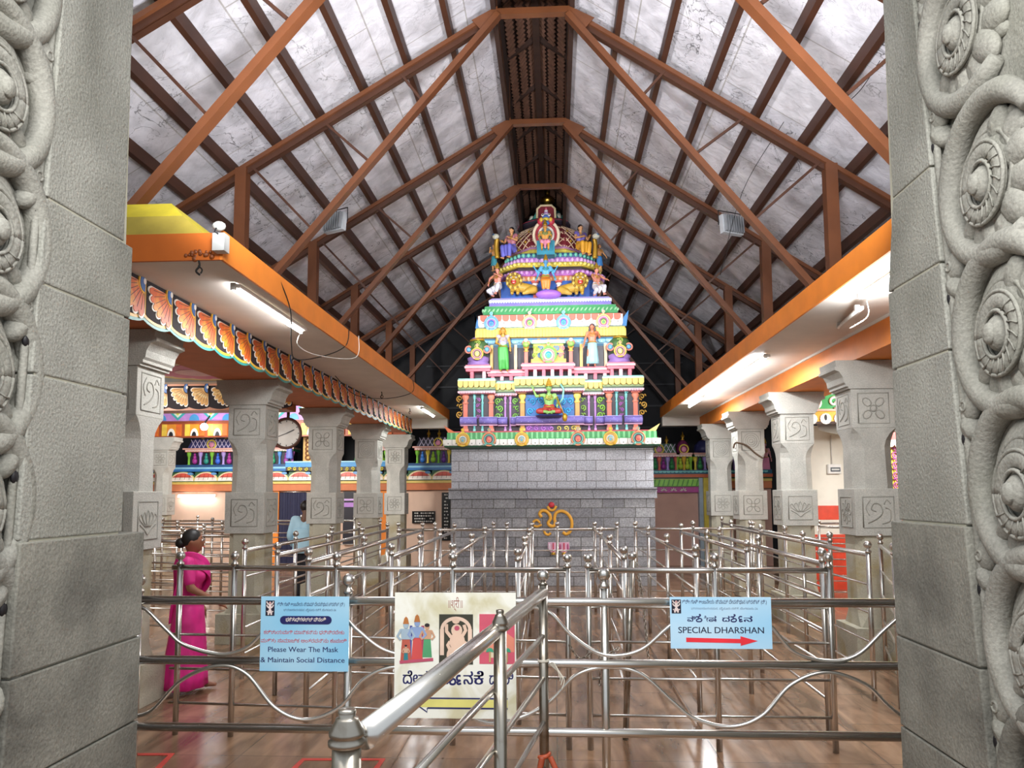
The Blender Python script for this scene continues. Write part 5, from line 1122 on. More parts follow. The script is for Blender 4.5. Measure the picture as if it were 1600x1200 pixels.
# ---------------------------------------------------------------- statues of the tower
def mace(t, W, h, J):
    b = MB(); w_ = V(J['LW'])+V((.02, -.05, 0)); b.tube([W(w_+V((-.03, 0, .12))), W(w_+V((.10, -.02, -.22)))], h*.012, gold, 8); b.ell(W(w_+V((.115, -.02, -.26))), (h*.05, h*.05, h*.08), gold, 10, 8); b.build('golden_mace', t)
    b = MB(); b.tube([W(V((.17, .03, .20))), W(V((.26, .03, .32))), W(V((.28, .03, .50))), W(V((.22, .03, .60)))], h*.02, paint('#8ecfc0'), 8); b.build('curled_tail', t)
G_ = 'painted statues on the temple tower'
def st(px, ybot, ytop, Y, **k):
    p = at(px, ybot, Y=Y); h = (at(px, ytop, Y=Y).z-p.z)/k.pop('frac', 1.0); return (p.x, Y, p.z), h
p, h = st(786, 581, 511, 15.52); figure('statue', 'golden skinned standing woman statue in green trousers, left of the middle storey shrine', 'statue', p, h, .1, '#e0a64e', dict(LE=(.15, -.02, .64), LW=(.16, -.06, .50), RE=(-.15, -.0, .64), RW=(-.10, -.10, .60), LK=(.075, -.03, .27), LA=(.09, .0, .045)), G_, lower=(paint('#4fb04f'), .85, 0, 'trousers'), upper=('#b7b3c8', .62, .0, 'breast_band'), hair=(paint('#c98f2c'), 'long'), jewel=gold, crown=None, fem=True)
p, h = st(926, 573, 505, 15.52); figure('statue', 'bare chested standing man statue in a pale blue dhoti, right of the middle storey shrine', 'statue', p, h, -.1, '#d98263', dict(LE=(.17, -.02, .66), LW=(.14, -.12, .72), RE=(-.16, .02, .64), RW=(-.19, -.04, .50), RK=(-.085, -.04, .27), RA=(-.10, .0, .045)), G_, skirt=(paint('#a9dde4'), .55, .07, .085, .125), hair=(paint('#5a5058'), 'long'), jewel=gold)
p, h = st(858, 649, 600, 15.10, frac=.60); figure('statue', 'green skinned seated figure with a golden mace in the blue niche of the lowest storey', 'statue', p, h, 0, '#8fc06a', dict(CROSS, RE=(-.24, -.02, .36), RW=(-.30, -.04, .50), LE=(.17, -.03, .28), LW=(.16, -.12, .20)), G_, lower=(paint('#b8413c'), .3, 0), jewel=gold, crown=gold, hold=mace)
b = MB(); q = V(p)+V((0, .02, -.04)); b.lathe((q.x, q.y, q.z), [(.20, 0), (.26, .02), (.26, .04), (.2, .05)], paint('#2c2a6c'), 20); b.build('seat_cushion', T)
p, h = st(853, 456, 405, 15.80, frac=.80); figure('statue', 'blue four armed statue in an orange and green garment on the purple lotus cushion', 'statue', p, h, 0, '#5fa9e0', dict(SIT, T=(0, .02, -.18), LK=(.07, -.12, .24), RK=(-.07, -.12, .24), LA=(.05, -.10, .045), RA=(-.05, -.10, .045), LE=(.20, 0, .48), RE=(-.20, 0, .48), LW=(.26, -.08, .56), RW=(-.26, -.08, .56)), G_, lower=(paint('#e8862c'), .9, 0), jewel=paint('#2f8a4c'), crown=gold, extra_arms=(('L', (.19, -.02, .40), (.22, -.10, .30)), ('R', (-.19, -.02, .40), (-.22, -.10, .30))))
p, h = st(852, 396, 352, 15.93, frac=.72); p = (p[0], 15.93, zt(397, 16.0)); figure('statue', 'golden child like statue seated on a turquoise throne under the arch of the dome', 'statue', p, h, 0, '#e0a046', dict(SIT, LW=(.12, -.14, .32), RW=(-.12, -.14, .32), LK=(.085, -.16, .25), RK=(-.085, -.16, .25)), G_, lower=(paint('#e58fa8'), .15, 0), jewel=paint('#3f9f6c'), hair=(paint('#3f5fb0'), 'short'), crown=gold)
p, h = st(799, 408, 354, 16.05, frac=.76); figure('statue', 'seated woman statue in violet skirt on the left of the dome', 'statue', p, h, -.55, '#dba06c', dict(SIT, LW=(.10, -.20, .44), RW=(-.10, -.22, .40)), G_, lower=(paint('#6f6fd0'), .85, 0), upper=('#c07a8a', .6, .5), jewel=gold, hair=(black, 'bun'), fem=True)
p, h = st(908, 403, 350, 16.05, frac=.76); figure('statue', 'seated woman statue in yellow skirt on the right of the dome', 'statue', p, h, .55, '#dba06c', dict(SIT, LW=(.10, -.20, .44), RW=(-.10, -.22, .40)), G_, lower=(paint('#e0a02c'), .85, 0), upper=('#6f62b0', .6, .5), jewel=gold, hair=(black, 'bun'), fem=True)
for s, px, lab in ((-1, 777, 'strong man statue in white dhoti crouching at the left corner above the violet ledge'), (1, 933, 'strong man statue in white dhoti crouching at the right corner above the violet ledge')):
    p, h = st(px, 464, 418, 15.85, frac=.74); figure('statue', lab, 'statue', p, h, s*.5, '#dd8f7c', dict(SIT, LE=(.17, -.08, .46), RE=(-.17, -.08, .46), LW=(.16, -.22, .40) if s > 0 else (.10, -.2, .5), RW=(-.12, -.2, .30), LK=(.12, -.16, .24), RK=(-.13, -.2, .12), RA=(-.10, -.02, .05)), G_, lower=(paint('#e8e4ee'), .7, 0), jewel=gold, hair=(black, 'short'), crown=gold)
for s, px, lab, c in ((-1, 772, 'small dancing statue with a teal skirt at the outer left edge of the dome', '#3f8fa0'), (1, 937, 'small dancing statue with a blue skirt at the outer right edge of the dome', '#3f7fc0')):
    p, h = st(px, 424, 381, 16.15); figure('statue', lab, 'statue', p, h, s*.6, '#d99a62', dict(RE=(-.16, -.05, .70), RW=(-.08, -.12, .80), LE=(.16, -.04, .66), LW=(.20, -.1, .56)), G_, skirt=(paint(c), .54, .2, .08, .11), jewel=gold, hair=(paint('#8a4a2c'), 'bun'), fem=True)
def lion(px, s, label):
    p = at(px, 463, Y=15.86); t = thing('lion_statue', label, 'statue', (p.x, 15.86, p.z), G_); g = paint('#c39a3c'); x, y, z = p.x, 15.86, p.z
    b = MB(); cap(b, (x-s*.10, y+.02, z+.20), (x-s*.38, y+.05, z+.15), .11, .10, g); cap(b, (x-s*.02, y, z+.22), (x+s*.02, y-.06, z+.30), .12, .11, g)
    b.ell((x+s*.02, y-.12, z+.31), (.12, .11, .12), g, 14, 10); b.ell((x+s*.02, y-.20, z+.26), (.07, .07, .07), g, 12, 8)
    for dx, dy in ((.06, -.1), (-.06, -.1)): cap(b, (x+dx, y-.02, z+.18), (x+dx, y+dy, z+.05), .055, .04, g); cap(b, (x+dx, y+dy, z+.04), (x+dx, y+dy-.06, z+.03), .04, .035, g)
    cap(b, (x-s*.38, y+.0, z+.14), (x-s*.26, y-.08, z+.08), .09, .06, g); cap(b, (x-s*.26, y-.08, z+.06), (x-s*.18, y-.10, z+.04), .045, .035, g); cap(b, (x-s*.44, y+.08, z+.10), (x-s*.5, y, z+.05), .03, .02, g)
    b.build('body', t, remesh=.014); b = MB()
    for k in range(18): a = 2*PI*k/18; b.ell((x+s*.02+.145*math.cos(a), y-.07, z+.31+.15*math.sin(a)), (.035, .05, .045), paint('#8f6f2c' if k % 2 else '#e0c060'), 8, 6)
    b.build('mane', t); b = MB(); b.ell((x+s*.02, y-.245, z+.245), (.055, .03, .05), paint('#c22a2c'), 12, 8); b.ell((x+s*.02, y-.265, z+.275), (.03, .012, .01), whp, 8, 5); b.ell((x+s*.02, y-.265, z+.225), (.025, .012, .01), whp, 8, 5)
    for e in (-1, 1): b.ell((x+s*.02+e*.05, y-.215, z+.35), (.022, .015, .02), whp, 8, 6); b.ell((x+s*.02+e*.05, y-.228, z+.35), (.010, .008, .012), black, 8, 6)
    b.build('open_jaws', t)
lion(805, -1, 'golden lion statue with red open jaws left of the blue statue'); lion(905, 1, 'golden lion statue with red open jaws right of the blue statue')
for s, px in ((-1, 777), (1, 929)):
    p = at(px, 400, Y=16.0); t = thing('ornament_post', 'golden curled post ending in a beast head, %s of the dome' % ('left' if s < 0 else 'right'), 'ornament', (p.x, 16.0, p.z), G_); x, z = p.x, p.z
    b = MB(); b.tube(smooth_line([(x, 16.0, z-.05), (x+s*.02, 15.98, z+.2), (x, 15.95, z+.36)]), .05, gold, 10); b.build('stem', t); b = MB(); b.ell((x+s*.03, 15.92, z+.40), (.08, .07, .06), paint('#dfe0cf'), 10, 8); b.ell((x+s*.07, 15.88, z+.43), (.03, .03, .02), paint('#3f6f9f'), 8, 6); b.build('beast_head', t)

# ---------------------------------------------------------------- painted sign and plates on the tower wall
t = thing('painted_symbol', 'large yellow sacred syllable with a red dot on the dark tower wall', 'wall symbol', at(861, 815, Y=15.24)[:])
Z = lambda a, c: at(800+a/4, 600+c/4, Y=15.235); ye = paint('#e9a832')
def sy(pts, r=.028):
    P = smooth_line([tuple(Z(a, c)) for a, c in pts], 5); b.tube(P, r, ye, 8, flat=((0, 1, 0), .6))
b = MB()
sy([(175, 868), (155, 850), (134, 862), (136, 884), (160, 890), (185, 878)], .024)
sy([(185, 832), (172, 812), (186, 792), (212, 794), (234, 815), (240, 842), (226, 868), (236, 884), (258, 888), (270, 868), (265, 842), (276, 806), (310, 794), (346, 810), (370, 845), (374, 885), (362, 922), (338, 938), (318, 925)], .032)
sy([(200, 905), (206, 932), (226, 942), (242, 930)], .024); sy([(222, 764), (236, 786), (262, 786), (276, 762)], .026); b.build('yellow_strokes', t)
b = MB(); c = Z(246, 755); b.ell(c, (.06, .03, .055), paint('#c42f3c'), 12, 8); b.build('red_dot', t)
for a, lab in ((258, 'left of the two pink lotus shaped plates low on the tower wall'), (325, 'right of the two pink lotus shaped plates low on the tower wall')):
    c = Z(a, 1025); t = thing('lotus_plate', lab, 'wall ornament', (c.x, 15.22, c.z), 'lotus plates on the tower wall'); fr = front(c.x, 15.25, c.z)
    b = MB(); b.plate([(-.05, -.08), (.05, -.08), (.11, 0), (.10, .11), (-.10, .11), (-.11, 0)], fr, 0, .05, paint('#e3b3cc')); b.build('plate', t)
    b = MB(); b.box(c.x-.012, c.x+.012, 15.18, 15.2, c.z-.07, c.z+.10, paint('#c42f4c')); [b.ell((c.x+s*.075, 15.2, c.z+.02), (.02, .015, .07), paint('#b04f7f' if a > 300 else '#e9d9e4'), 8, 6) for s in (-1, 1)]; b.build('stripe', t); b = MB(); b.lathe((c.x, 15.2, c.z-.13), [(.03, 0), (.06, .01), (.03, .03), (.04, .05)], gold, 12); b.build('base', t)
# ================================================================ shrine front behind the pillars
YF = 19.5
zf = lambda y: at(600, y, Y=YF).z
xf = lambda x, y=720: at(x, y, Y=YF).x
def facade(sgn, x0, x1, label):
    t = thing('shrine_front', label, 'building front', ((x0+x1)/2, YF, 0))
    b = MB(); b.box(x0, x1, YF+.1, YF+.35, 0, zf(767), mat('pinkish_plaster' if sgn > 0 else 'beige_plaster', '#c9a091' if sgn > 0 else '#d8b8a2', .75, var=.12, vs=1.2)); b.build('wall', t)
    b = MB(); b.box(x0, x1, YF+.0, YF+.35, zf(766), zf(755), mat('salmon_beam', '#c9794f')); b.box(x0, x1, YF-.03, YF+.3, zf(755), zf(751), '#e0c46a'); b.box(x0, x1, YF-.05, YF+.3, zf(751), zf(749), '#2f5f3c'); b.build('beam', t)
    return t
tL = facade(-1, -11.9, XL-.02, 'colourful shrine front behind the left pillars with a red and white lotus eave')
tR = facade(1, XR+.02, 5.4, 'pinkish shrine front right of the temple tower')
# red and white lotus eave, one panel after another
po = None; x = -11.8; wpan = .62
def eave_panel(mb, fr, W, H):
    mb.plate([(0, 0), (W, 0), (W, H*.6), (W*.8, H*.95), (0, H)], fr, -.1, 0, '#2d5c3c'); mb.plate(disc(W*.5, 0, W*.52, H*.98, 18, 0, PI), fr, 0, .02, '#e3d08c'); mb.plate(disc(W*.5, 0, W*.47, H*.88, 18, 0, PI), fr, 0, .03, '#f1e8dd')
    mb.plate([(W*.08, H*.38)]+[(W*.5+W*.43*math.cos(a), H*.05+H*.78*math.sin(a)) for a in [PI-.42-(PI-.84)*i/12 for i in range(13)]]+[(W*.92, H*.38)]+[(W*(.92-.84*i/10), H*.38+H*.10*(i % 2)) for i in range(1, 10)], fr, 0, .04, '#cf5645')
    mb.plate(disc(W*.83, H*.75, W*.12, H*.14, 10), fr, 0, .05, '#5f93c4')
    for k in range(4): stroke(mb, [(W*(.2+.2*k), H*.12), (W*(.26+.18*k), H*.7)], W*.012, fr, .04, .044, '#7a2620')
while x < XL-.6:
    if po is None: mb = MB(); eave_panel(mb, (V((x, YF-.05, zf(750))), V((1, 0, 0)), V((0, .18, 1)).normalized(), V((0, -1, .18)).normalized()), wpan, zf(735)-zf(750)); po = mb.build('lotus_eave_panel', tL); xs = x
    else: c = po.copy(); COL.objects.link(c); c.location.x = po.location.x+(x-xs)
    x += wpan
b = MB(); b.box(-11.9, XL-.02, YF-.05, YF+1.0, zf(735), zf(731), '#2f6fae'); b.box(-11.9, XL-.02, YF+.0, YF+1.0, zf(731), zf(728), '#8fc6dd'); b.box(-11.9, XL-.02, YF+.05, YF+1.0, zf(728), zf(724), '#24507f'); b.build('blue_ledge', tL)
b = MB(); b.box(-6.9, -4.2, YF-.10, YF+.2, zf(735), zf(729), '#3a2f2a')
for k in range(18): relief(b, spiral(-6.8+k*.15, zf(732), .05, 1.2, k), .014, front(0, YF-.1, 0), paint('#e0cf4c'), .8, 5, t=.01)
b.box(-6.9, -4.2, YF-.12, YF+.3, zf(729), zf(721), '#3f93cf'); b.box(-6.9, -4.2, YF-.14, YF+.3, zf(722), zf(720), '#9fd6ea'); b.build('scroll_ledge', tL)
# right part
b = MB(); b.box(XR+.02, 5.4, YF-.1, YF+.3, zf(749), zf(744), '#c4623c'); b.build('orange_string_course', tR); b = MB(); b.box(XR+.02, xf(1091), YF-.06, YF+.1, zf(763), zf(752), '#5f9f3c')
for k in range(15): b.plate([(0, 0), (.08, 0), (.13, .16), (.05, .16)], front(XR+.06+k*.118, YF-.06, zf(762)), 0, .02, '#8fd04f')
b.build('green_leaf_band', tR); b = MB(); b.box(XR+.02, xf(1091), YF-.02, YF+.1, zf(772), zf(763), '#b0408e')
for k in range(5):
    for a in range(5): rel_ell(b, front(XR+.3+k*.2*1.2, YF-.02, zf(769)), .05*math.cos(PI*a/4), .04*math.sin(PI*a/4), .01, .035, .014, .01, PI*a/4, whp, 8, 4)
b.build('magenta_band', tR)
b = MB(); b.box(xf(1090), xf(1096), YF-.1, YF+.1, 0, zf(750), '#9fb0be'); b.build('grey_pipe', tR); b = MB(); b.box(xf(1096), xf(1111), YF-.2, YF+.1, 0, zf(750), '#d9c247'); b.build('yellow_post', tR)

def parapet_shrine(x, w, z0, label, cols, Y=YF+.35, kuta=False):
    """miniature barrel roofed shrine with little columns and figures"""
    t = thing('miniature_shrine', label, 'miniature shrine', (x, Y, z0), 'miniature shrines on the parapet'); roof, cor, colm, fig = cols; H_ = .62
    b = MB(); b.box(x-w, x+w, Y-.1, Y+.3, z0, z0+.34, '#262336'); b.build('body', t)
    n = 5 if not kuta else 3
    for k in range(n):
        xx = x-w+(2*w)*(k)/(n-1); b = MB(); b.lathe((xx, Y-.12, z0), [(.05, 0), (.03, .04), (.03, .2), (.055, .26), (.06, .34)], paint(colm[k % len(colm)]), 8); b.build('column', t)
    for k in range(n-1):
        xx = x-w+(2*w)*(k+.5)/(n-1); b = MB(); c = paint(fig[k % len(fig)]); b.ell((xx, Y-.12, z0+.10), (.07, .05, .08), c, 10, 6); b.ell((xx, Y-.12, z0+.2), (.045, .04, .06), c, 10, 6); b.ell((xx, Y-.12, z0+.28), (.03, .03, .035), c, 8, 6); b.build('seated_figure', t)
    b = MB(); b.box(x-w*1.12, x+w*1.12, Y-.2, Y+.35, z0+.34, z0+.40, cor); b.box(x-w*1.2, x+w*1.2, Y-.24, Y+.35, z0+.40, z0+.44, '#e8b0a4'); petals(b, 0, TY-(Y-.22), z0+.345, z0+.395, .07, paint('#f3d5cc'), .0, xr=(x-w*1.1, x+w*1.1)); b.build('cornice', t)
    b = MB()
    if not kuta: b.prism([(x-w*1.05, z0+.44), (x+w*1.05, z0+.44), (x+w*.92, z0+.60), (x+w*.78, z0+.68), (x-w*.78, z0+.68), (x-w*.92, z0+.60)], 'y', Y-.15, Y+.3, paint(roof)); zt_ = z0+.68
    else: b.lathe((x, Y, z0+.44), [(w*.9, 0), (w*1.05, .08), (w*.95, .2), (w*.55, .3), (w*.2, .34)], paint(roof), 8); zt_ = z0+.78
    r_ = b.build('roof', t)
    b = MB()
    if not kuta:
        m_ = int(w*2/.12)
        for k in range(m_):
            for s in (-1, 1): xx = x-w*.9+k*.12*.92; stroke(b, [(xx-x+(0 if s > 0 else .12), 0), (xx-x+(.12 if s > 0 else 0), .22)], .014, front(x, Y-.15, z0+.45), 0, .012, '#d8d0ea')
    b.ring((x, Y-.17, z0+.54), .11, .02, paint('#e8cf4c'), n=16); b.ell((x, Y-.17, z0+.53), (.07, .02, .07), paint('#e08fb0'), 10, 6); b.build('lattice', r_)
    for k in ((-.5, 0, .5) if not kuta else (0,)):
        b = MB(); b.lathe((x+k*w, Y, zt_-.01), [(.03, 0), (.05, .02), (.02, .05), (.05, .09), (.045, .13), (.015, .16), (.02, .18), (.002, .23)], gold, 10); b.build('pot_finial', t)
zl = zf(724); sc_ = ['#6fbf3c', '#9a8fe0', '#e0705c']
parapet_shrine(xf(325), .62, zl, 'miniature shrine with violet lattice roof seen left of the palm leaf pillar', ('#34386f', '#e8796a', ['#7fc43c', '#b9a0e6'], ['#b0389a', '#2f9a8a', '#3f6fe0', '#b0389a']))
parapet_shrine(xf(205), .6, zl, 'miniature shrine mostly hidden by the nearest left pillar', ('#34386f', '#e8796a', ['#7fc43c', '#b9a0e6'], ['#2f9a8a', '#b0389a', '#3f6fe0', '#b0389a']))
parapet_shrine(xf(683), .55, zl, 'miniature shrine next to the left edge of the tower, dark roof with gold scrolls', ('#2a2a3c', '#c76a5c', ['#7fc43c', '#e8cf4c'], ['#2f6fc0', '#9fcf3c', '#6f3f9a', '#2f9a8a']))
parapet_shrine(xf(600), .40, zl, 'miniature shrine between the two far left pillars', ('#7d2f3c', '#c76a5c', ['#7fc43c', '#e8cf4c'], ['#2f6fc0', '#9fcf3c']))
parapet_shrine(xf(432), .34, zl, 'miniature shrine just left of the wall clock', ('#7d2f3c', '#3f9a5c', ['#c06fc0', '#5f9fe0'], ['#2f9a6a', '#9a3f9a']), kuta=True)
zr_ = zf(742)
b = MB(); b.box(XR+.02, 5.4, YF-.05, YF+.8, zf(744), zr_+.07, '#1f5f78'); petals(b, 0, TY-(YF-.05), zr_-.0, zr_+.05, .1, paint('#7fd0d0'), .02, xr=(XR+.05, 5.3)); b.build('teal_ledge', tR)
zr_ += .07
parapet_shrine(xf(1032), .42, zr_, 'miniature shrine touching the right edge of the tower, magenta cornice', ('#2f5f3a', '#c0388e', ['#e0705c', '#b9a0e6'], ['#8f2f8a', '#2f8a4c']))
parapet_shrine(xf(1071), .17, zr_, 'narrow miniature shrine with a red arch, second from the tower on the right', ('#7d2f5c', '#e8cf4c', ['#8fc43c', '#e0b03c'], ['#b8cf3c']), kuta=True)
parapet_shrine(xf(1104), .24, zr_, 'miniature shrine with white lattice roof beside the farthest right pillar', ('#34386f', '#3f9a6c', ['#e8cf4c', '#b9a0e6'], ['#2f8a4c', '#c08f3c']), kuta=True)
parapet_shrine(xf(1150), .30, zr_, 'miniature shrine glimpsed between the two farthest right pillars', ('#2f5f3a', '#c0388e', ['#e0705c', '#b9a0e6'], ['#8f2f8a', '#2f8a4c']), kuta=True)

# painted upper beams above the parapet
t = thing('painted_beam', 'upper beam painted with yellow triangles and orange arches, left aisle', 'beam', (-8, 18.9, 3.3))
ya, yb = 3.30, 3.62
b = MB(); b.box(-11.9, -3.7, 18.95, 19.2, zf(683), zf(660), '#a8532f'); b.box(-11.9, -3.7, 19.0, 19.2, zf(660), zf(636), '#c58fd6'); b.box(-11.9, -3.7, 18.93, 19.2, zf(661), zf(658), '#8a4426'); b.build('beam', t)
Hh = zf(638)-zf(658)
for k in range(9):
    xx = -11.3+k*.86; b = MB(); fr = front(xx, 19.0, zf(658))
    b.plate([(-.34, Hh), (.34, Hh), (0, .02)], fr, 0, .01, '#3fb5b5'); b.plate([(-.25, Hh), (.25, Hh), (0, .09)], fr, 0, .016, '#e6f0e0'); b.plate([(-.18, Hh), (.18, Hh), (0, .15)], fr, 0, .022, '#e8e04c'); b.plate(disc(.43, .02, .13, .16, 12, 0, PI), fr, 0, .012, '#4f9fd8'); b.build('triangle_panel', t)
for k in range(13):
    xx = -11.5+k*.6; b = MB(); fr = front(xx, 18.95, zf(681)); hh_ = zf(663)-zf(681)
    b.plate(rect(-.25, .25, 0, hh_), fr, 0, .03, '#e8932c'); b.plate(rect(-.25, -.12, 0, hh_), fr, .03, .034, '#f2c94c'); b.plate(rect(.12, .25, 0, hh_), fr, .03, .034, '#e06a2c'); b.plate(disc(0, 0, .10, .19, 14, 0, PI), fr, .03, .045, whp); b.plate(disc(0, 0, .055, .11, 12, 0, PI), fr, .045, .055, black); b.build('arch_panel', t)
# doorway with dark curtain, orange jambs, plaques
t = thing('doorway_curtain', 'dark blue pleated curtain in the doorway behind the man in light blue', 'curtain', (xf(455), YF, 0)); b = MB(); fr = front(0, YF+.05, 0); n = 30; xa, xb = xf(436), xf(480)
pts = [(xa+(xb-xa)*i/n, .03*math.sin(i*1.9)) for i in range(n+1)]; vs = [(a, YF+c, z) for z in (0.05, zf(769)) for a, c in pts]; b.add(vs, [(i, i+1, n+2+i, n+1+i) for i in range(n)], paint('#20213f', .7), True); b.build('cloth', t); b = MB(); b.tube([(xa, YF, zf(768)), (xb, YF, zf(768))], .02, steel, 8); b.build('curtain_rod', t)
b = MB(); b.box(xf(596), xf(611), YF-.05, YF+.1, 0, zf(767), orange); tag(b.build('orange_door_jamb'), 'bright orange upright door jamb between the two far left pillars', 'door frame')
b = MB(); b.box(xf(430), xf(438), YF-.05, YF+.1, 0, zf(767), orange); tag(b.build('orange_door_jamb'), 'orange door jamb left of the dark blue curtain', 'door frame')
t = thing('notice_board', 'dark board with violet banners behind the third left pillar', 'notice board', (xf(545), YF, 1.5)); b = MB(); b.box(xf(537), xf(556), YF, YF+.08, zf(850), zf(768), '#1d1a26'); b.build('board', t); b = MB(); b.box(xf(538), xf(555), YF-.02, YF, zf(792), zf(785), '#b07fc8'); b.box(xf(538), xf(555), YF-.02, YF, zf(782), zf(779), '#c9a4dc'); b.build('banner', t)
def plaque(xa, xb, y0, y1, label, n):
    X0, X1, Z0, Z1 = xf(xa), xf(xb), zf(y1), zf(y0); t = thing('stone_plaque', label, 'plaque', (X0, YF, Z0)); b = MB(); b.box(X0, X1, YF+.04, YF+.1, Z0, Z1, mat('black_granite', '#1b1b1d', .25)); b.build('slab', t); b = MB()
    for k in range(n):
        z = Z1-(k+.7)*(Z1-Z0)/(n+.4); x = X0+.06; 
        while x < X1-.08:
            w_ = .02+random.random()*.05; 
            if random.random() > .2: b.plate(disc(x+w_/2-X0, z-Z0, w_/2, .018, 8), front(X0, YF+.04, Z0), 0, .004, '#c9c6be')
            x += w_+.012
    b.build('carved_lines', t)
plaque(644, 680, 799, 818, 'small black stone plaque on the beige wall left of the tower', 4)
plaque(690, 704, 770, 845, 'tall black stone plaque against the left edge of the tower', 14)
t = thing('wall_lamp', 'glowing tube lamp on the beige wall left of the palm leaf pillar', 'lamp', (xf(308), YF, zf(773))); b = MB(); b.tube([(xf(281), YF-.02, zf(774)), (xf(336), YF-.02, zf(774))], .03, glow, 10); b.build('tube', t); b = MB(); b.box(xf(280), xf(337), YF+.02, YF+.1, zf(775), zf(771), white); b.build('batten', t)
t = thing('bulb_lamp', 'round glaring bulb hanging before the orange arches of the left aisle', 'lamp', (xf(319, 668), 18.6, zf(668))); p = at(319, 667, Y=18.6); b = MB(); b.ell(p, .09, glow, 14, 10); b.build('bulb', t); b = MB(); b.tube([p+V((0, 0, .08)), p+V((0, .3, .3))], .02, black, 8); b.build('holder', t)
# wall clock
p = at(447, 677, Y=12.55); t = thing('wall_clock', 'round brown framed wall clock behind the palm leaf pillar', 'clock', (p.x, 12.55, p.z)); r_ = .245
b = MB(); b.plate(disc(0, 0, r_, n=32), front(p.x, 12.6, p.z), 0, .03, '#f0ede6'); b.build('dial', t); b = MB(); b.ring((p.x, 12.56, p.z), r_, .025, paint('#5a3426'), n=36, m=8); b.build('frame', t)
b = MB(); fr = front(p.x, 12.57, p.z)
for k in range(12): a = PI/6*k; stroke(b, [(r_*.78*math.cos(a), r_*.78*math.sin(a)), (r_*.88*math.cos(a), r_*.88*math.sin(a))], .012, fr, 0, .003, black)
b.build('hour_marks', t); b = MB(); stroke(b, [(0, 0), (.13, .06)], .014, fr, .003, .006, black); stroke(b, [(0, 0), (-.16, -.06)], .01, fr, .003, .006, black); b.build('hands', t)
b = MB(); b.box(p.x-.02, p.x+.02, 12.62, 12.66, p.z, 3.2, brown_dark); b.build('hanger', t)
# statues behind
def ledge_statue(px, yb, yt, label, skin, **k):
    p = at(px, yb, Y=YF+.1); h = at(px, yt, Y=YF+.1).z-p.z; figure('statue', label, 'statue', (p.x, YF+.1, p.z), h, 0, skin, k.pop('pose', {}), 'painted statues on the shrine parapet', vox=.02, **k)
ledge_statue(452, 720, 684, 'blue robed statue under the wall clock', '#8fa4dc', skirt=(paint('#7f8fe0'), .55, .1, .1, .13), crown=gold, jewel=gold, pose=dict(LE=(.2, 0, .7), LW=(.28, -.05, .85)))
ledge_statue(566, 722, 680, 'green statue seen between the third and fourth left pillars', '#e0b48c', skirt=(paint('#2fa04c'), .9, .02, .1, .26), hair=(black, 'long'), crown=gold)
ledge_statue(1196, 745, 690, 'pink statue seen between the second and third right pillars', '#e8a0a8', skirt=(paint('#d87fa0'), .55, .1, .1, .13), crown=gold, jewel=gold)
b = MB(); p = at(481, 722, Y=YF); b.box(p.x-.13, p.x+.13, YF, YF+.1, p.z, zf(680), '#c99a3c'); [b.ring((p.x, YF-.01, p.z+.12+k*.11), .06, .02, paint('#7d4a1c'), n=14) for k in range(5)]; tag(b.build('golden_panel'), 'golden carved panel beside the third left pillar capital', 'ornament')

# ================================================================ right aisle
YA = 14.8
b = MB(); x0, x1 = at(1238, 700, Y=YA).x, at(1335, 700, Y=YA).x; z = lambda y: at(1300, y, Y=YA).z
b.box(x0, x1+3.5, YA, YA+.2, 0, z(665), mat('cream_wall', '#ece6d8', .8, var=.05)); o = struct(b, 'wall_aisle_right', 'cream wall at the end of the right aisle')
b = MB(); b.box(x0-.01, x1+.9, YA-.01, YA, z(812), z(790), '#e0492c'); b.box(x0-.01, x1+.9, YA-.01, YA, 0, z(835), '#e0492c'); struct(b, 'trim_4', 'orange red bands painted low on the cream wall')
t = thing('meter_box', 'white electricity meter box with conduit on the cream wall', 'meter box', tuple(at(1302, 733, Y=YA))); p = at(1302, 733, Y=YA)
b = MB(); b.box(p.x-.12, p.x+.12, YA-.08, YA, p.z-.09, p.z+.09, '#e9e6e0'); b.build('case', t, bevel=.008); b = MB(); b.box(p.x-.08, p.x+.10, YA-.086, YA-.08, p.z-.05, p.z+.03, '#3b3f48'); b.box(p.x-.06, p.x+.08, YA-.09, YA-.086, p.z-.025, p.z+.005, '#c9c9c4'); b.build('dial_window', t); b = MB(); b.tube([(p.x-.03, YA-.02, p.z+.09), (p.x-.03, YA-.02, z(680))], .012, paint('#d8d4cc'), 8); b.build('conduit', t)
b = MB(); X0, X1 = at(1390, 730, Y=12.0).x, at(1416, 730, Y=12.0).x; zz = lambda y: at(1400, y, Y=12.0).z
t = thing('painted_column', 'yellow column with purple scrolls and orange foot in the right aisle', 'column', (X0, 12.0, 0)); b.box(X0, X1+.1, 12.0, 12.3, zz(765), zz(698), '#f0dc4c'); b.build('shaft', t)
for k in range(4): vine(t, (X0+X1)/2-.03, zz(762)+k*.155, zz(762)+(k+1)*.155, 11.99, '#b0569a', .12)
b = MB(); b.box(X0-.02, X1+.1, 11.97, 12.3, 0, zz(765), mat('orange_cloth_foot', '#d9622a', .7, col2='#8a3a1c', vs=12)); b.build('foot', t); b = MB(); b.box(X0-.05, X1+.14, 11.9, 12.3, zz(697), zz(676), '#d8453c'); petals(b, 0, TY-11.9, zz(697)-.02, zz(688), .09, whp, .02, xr=(X0-.05, X1+.14)); b.build('red_capital', t)
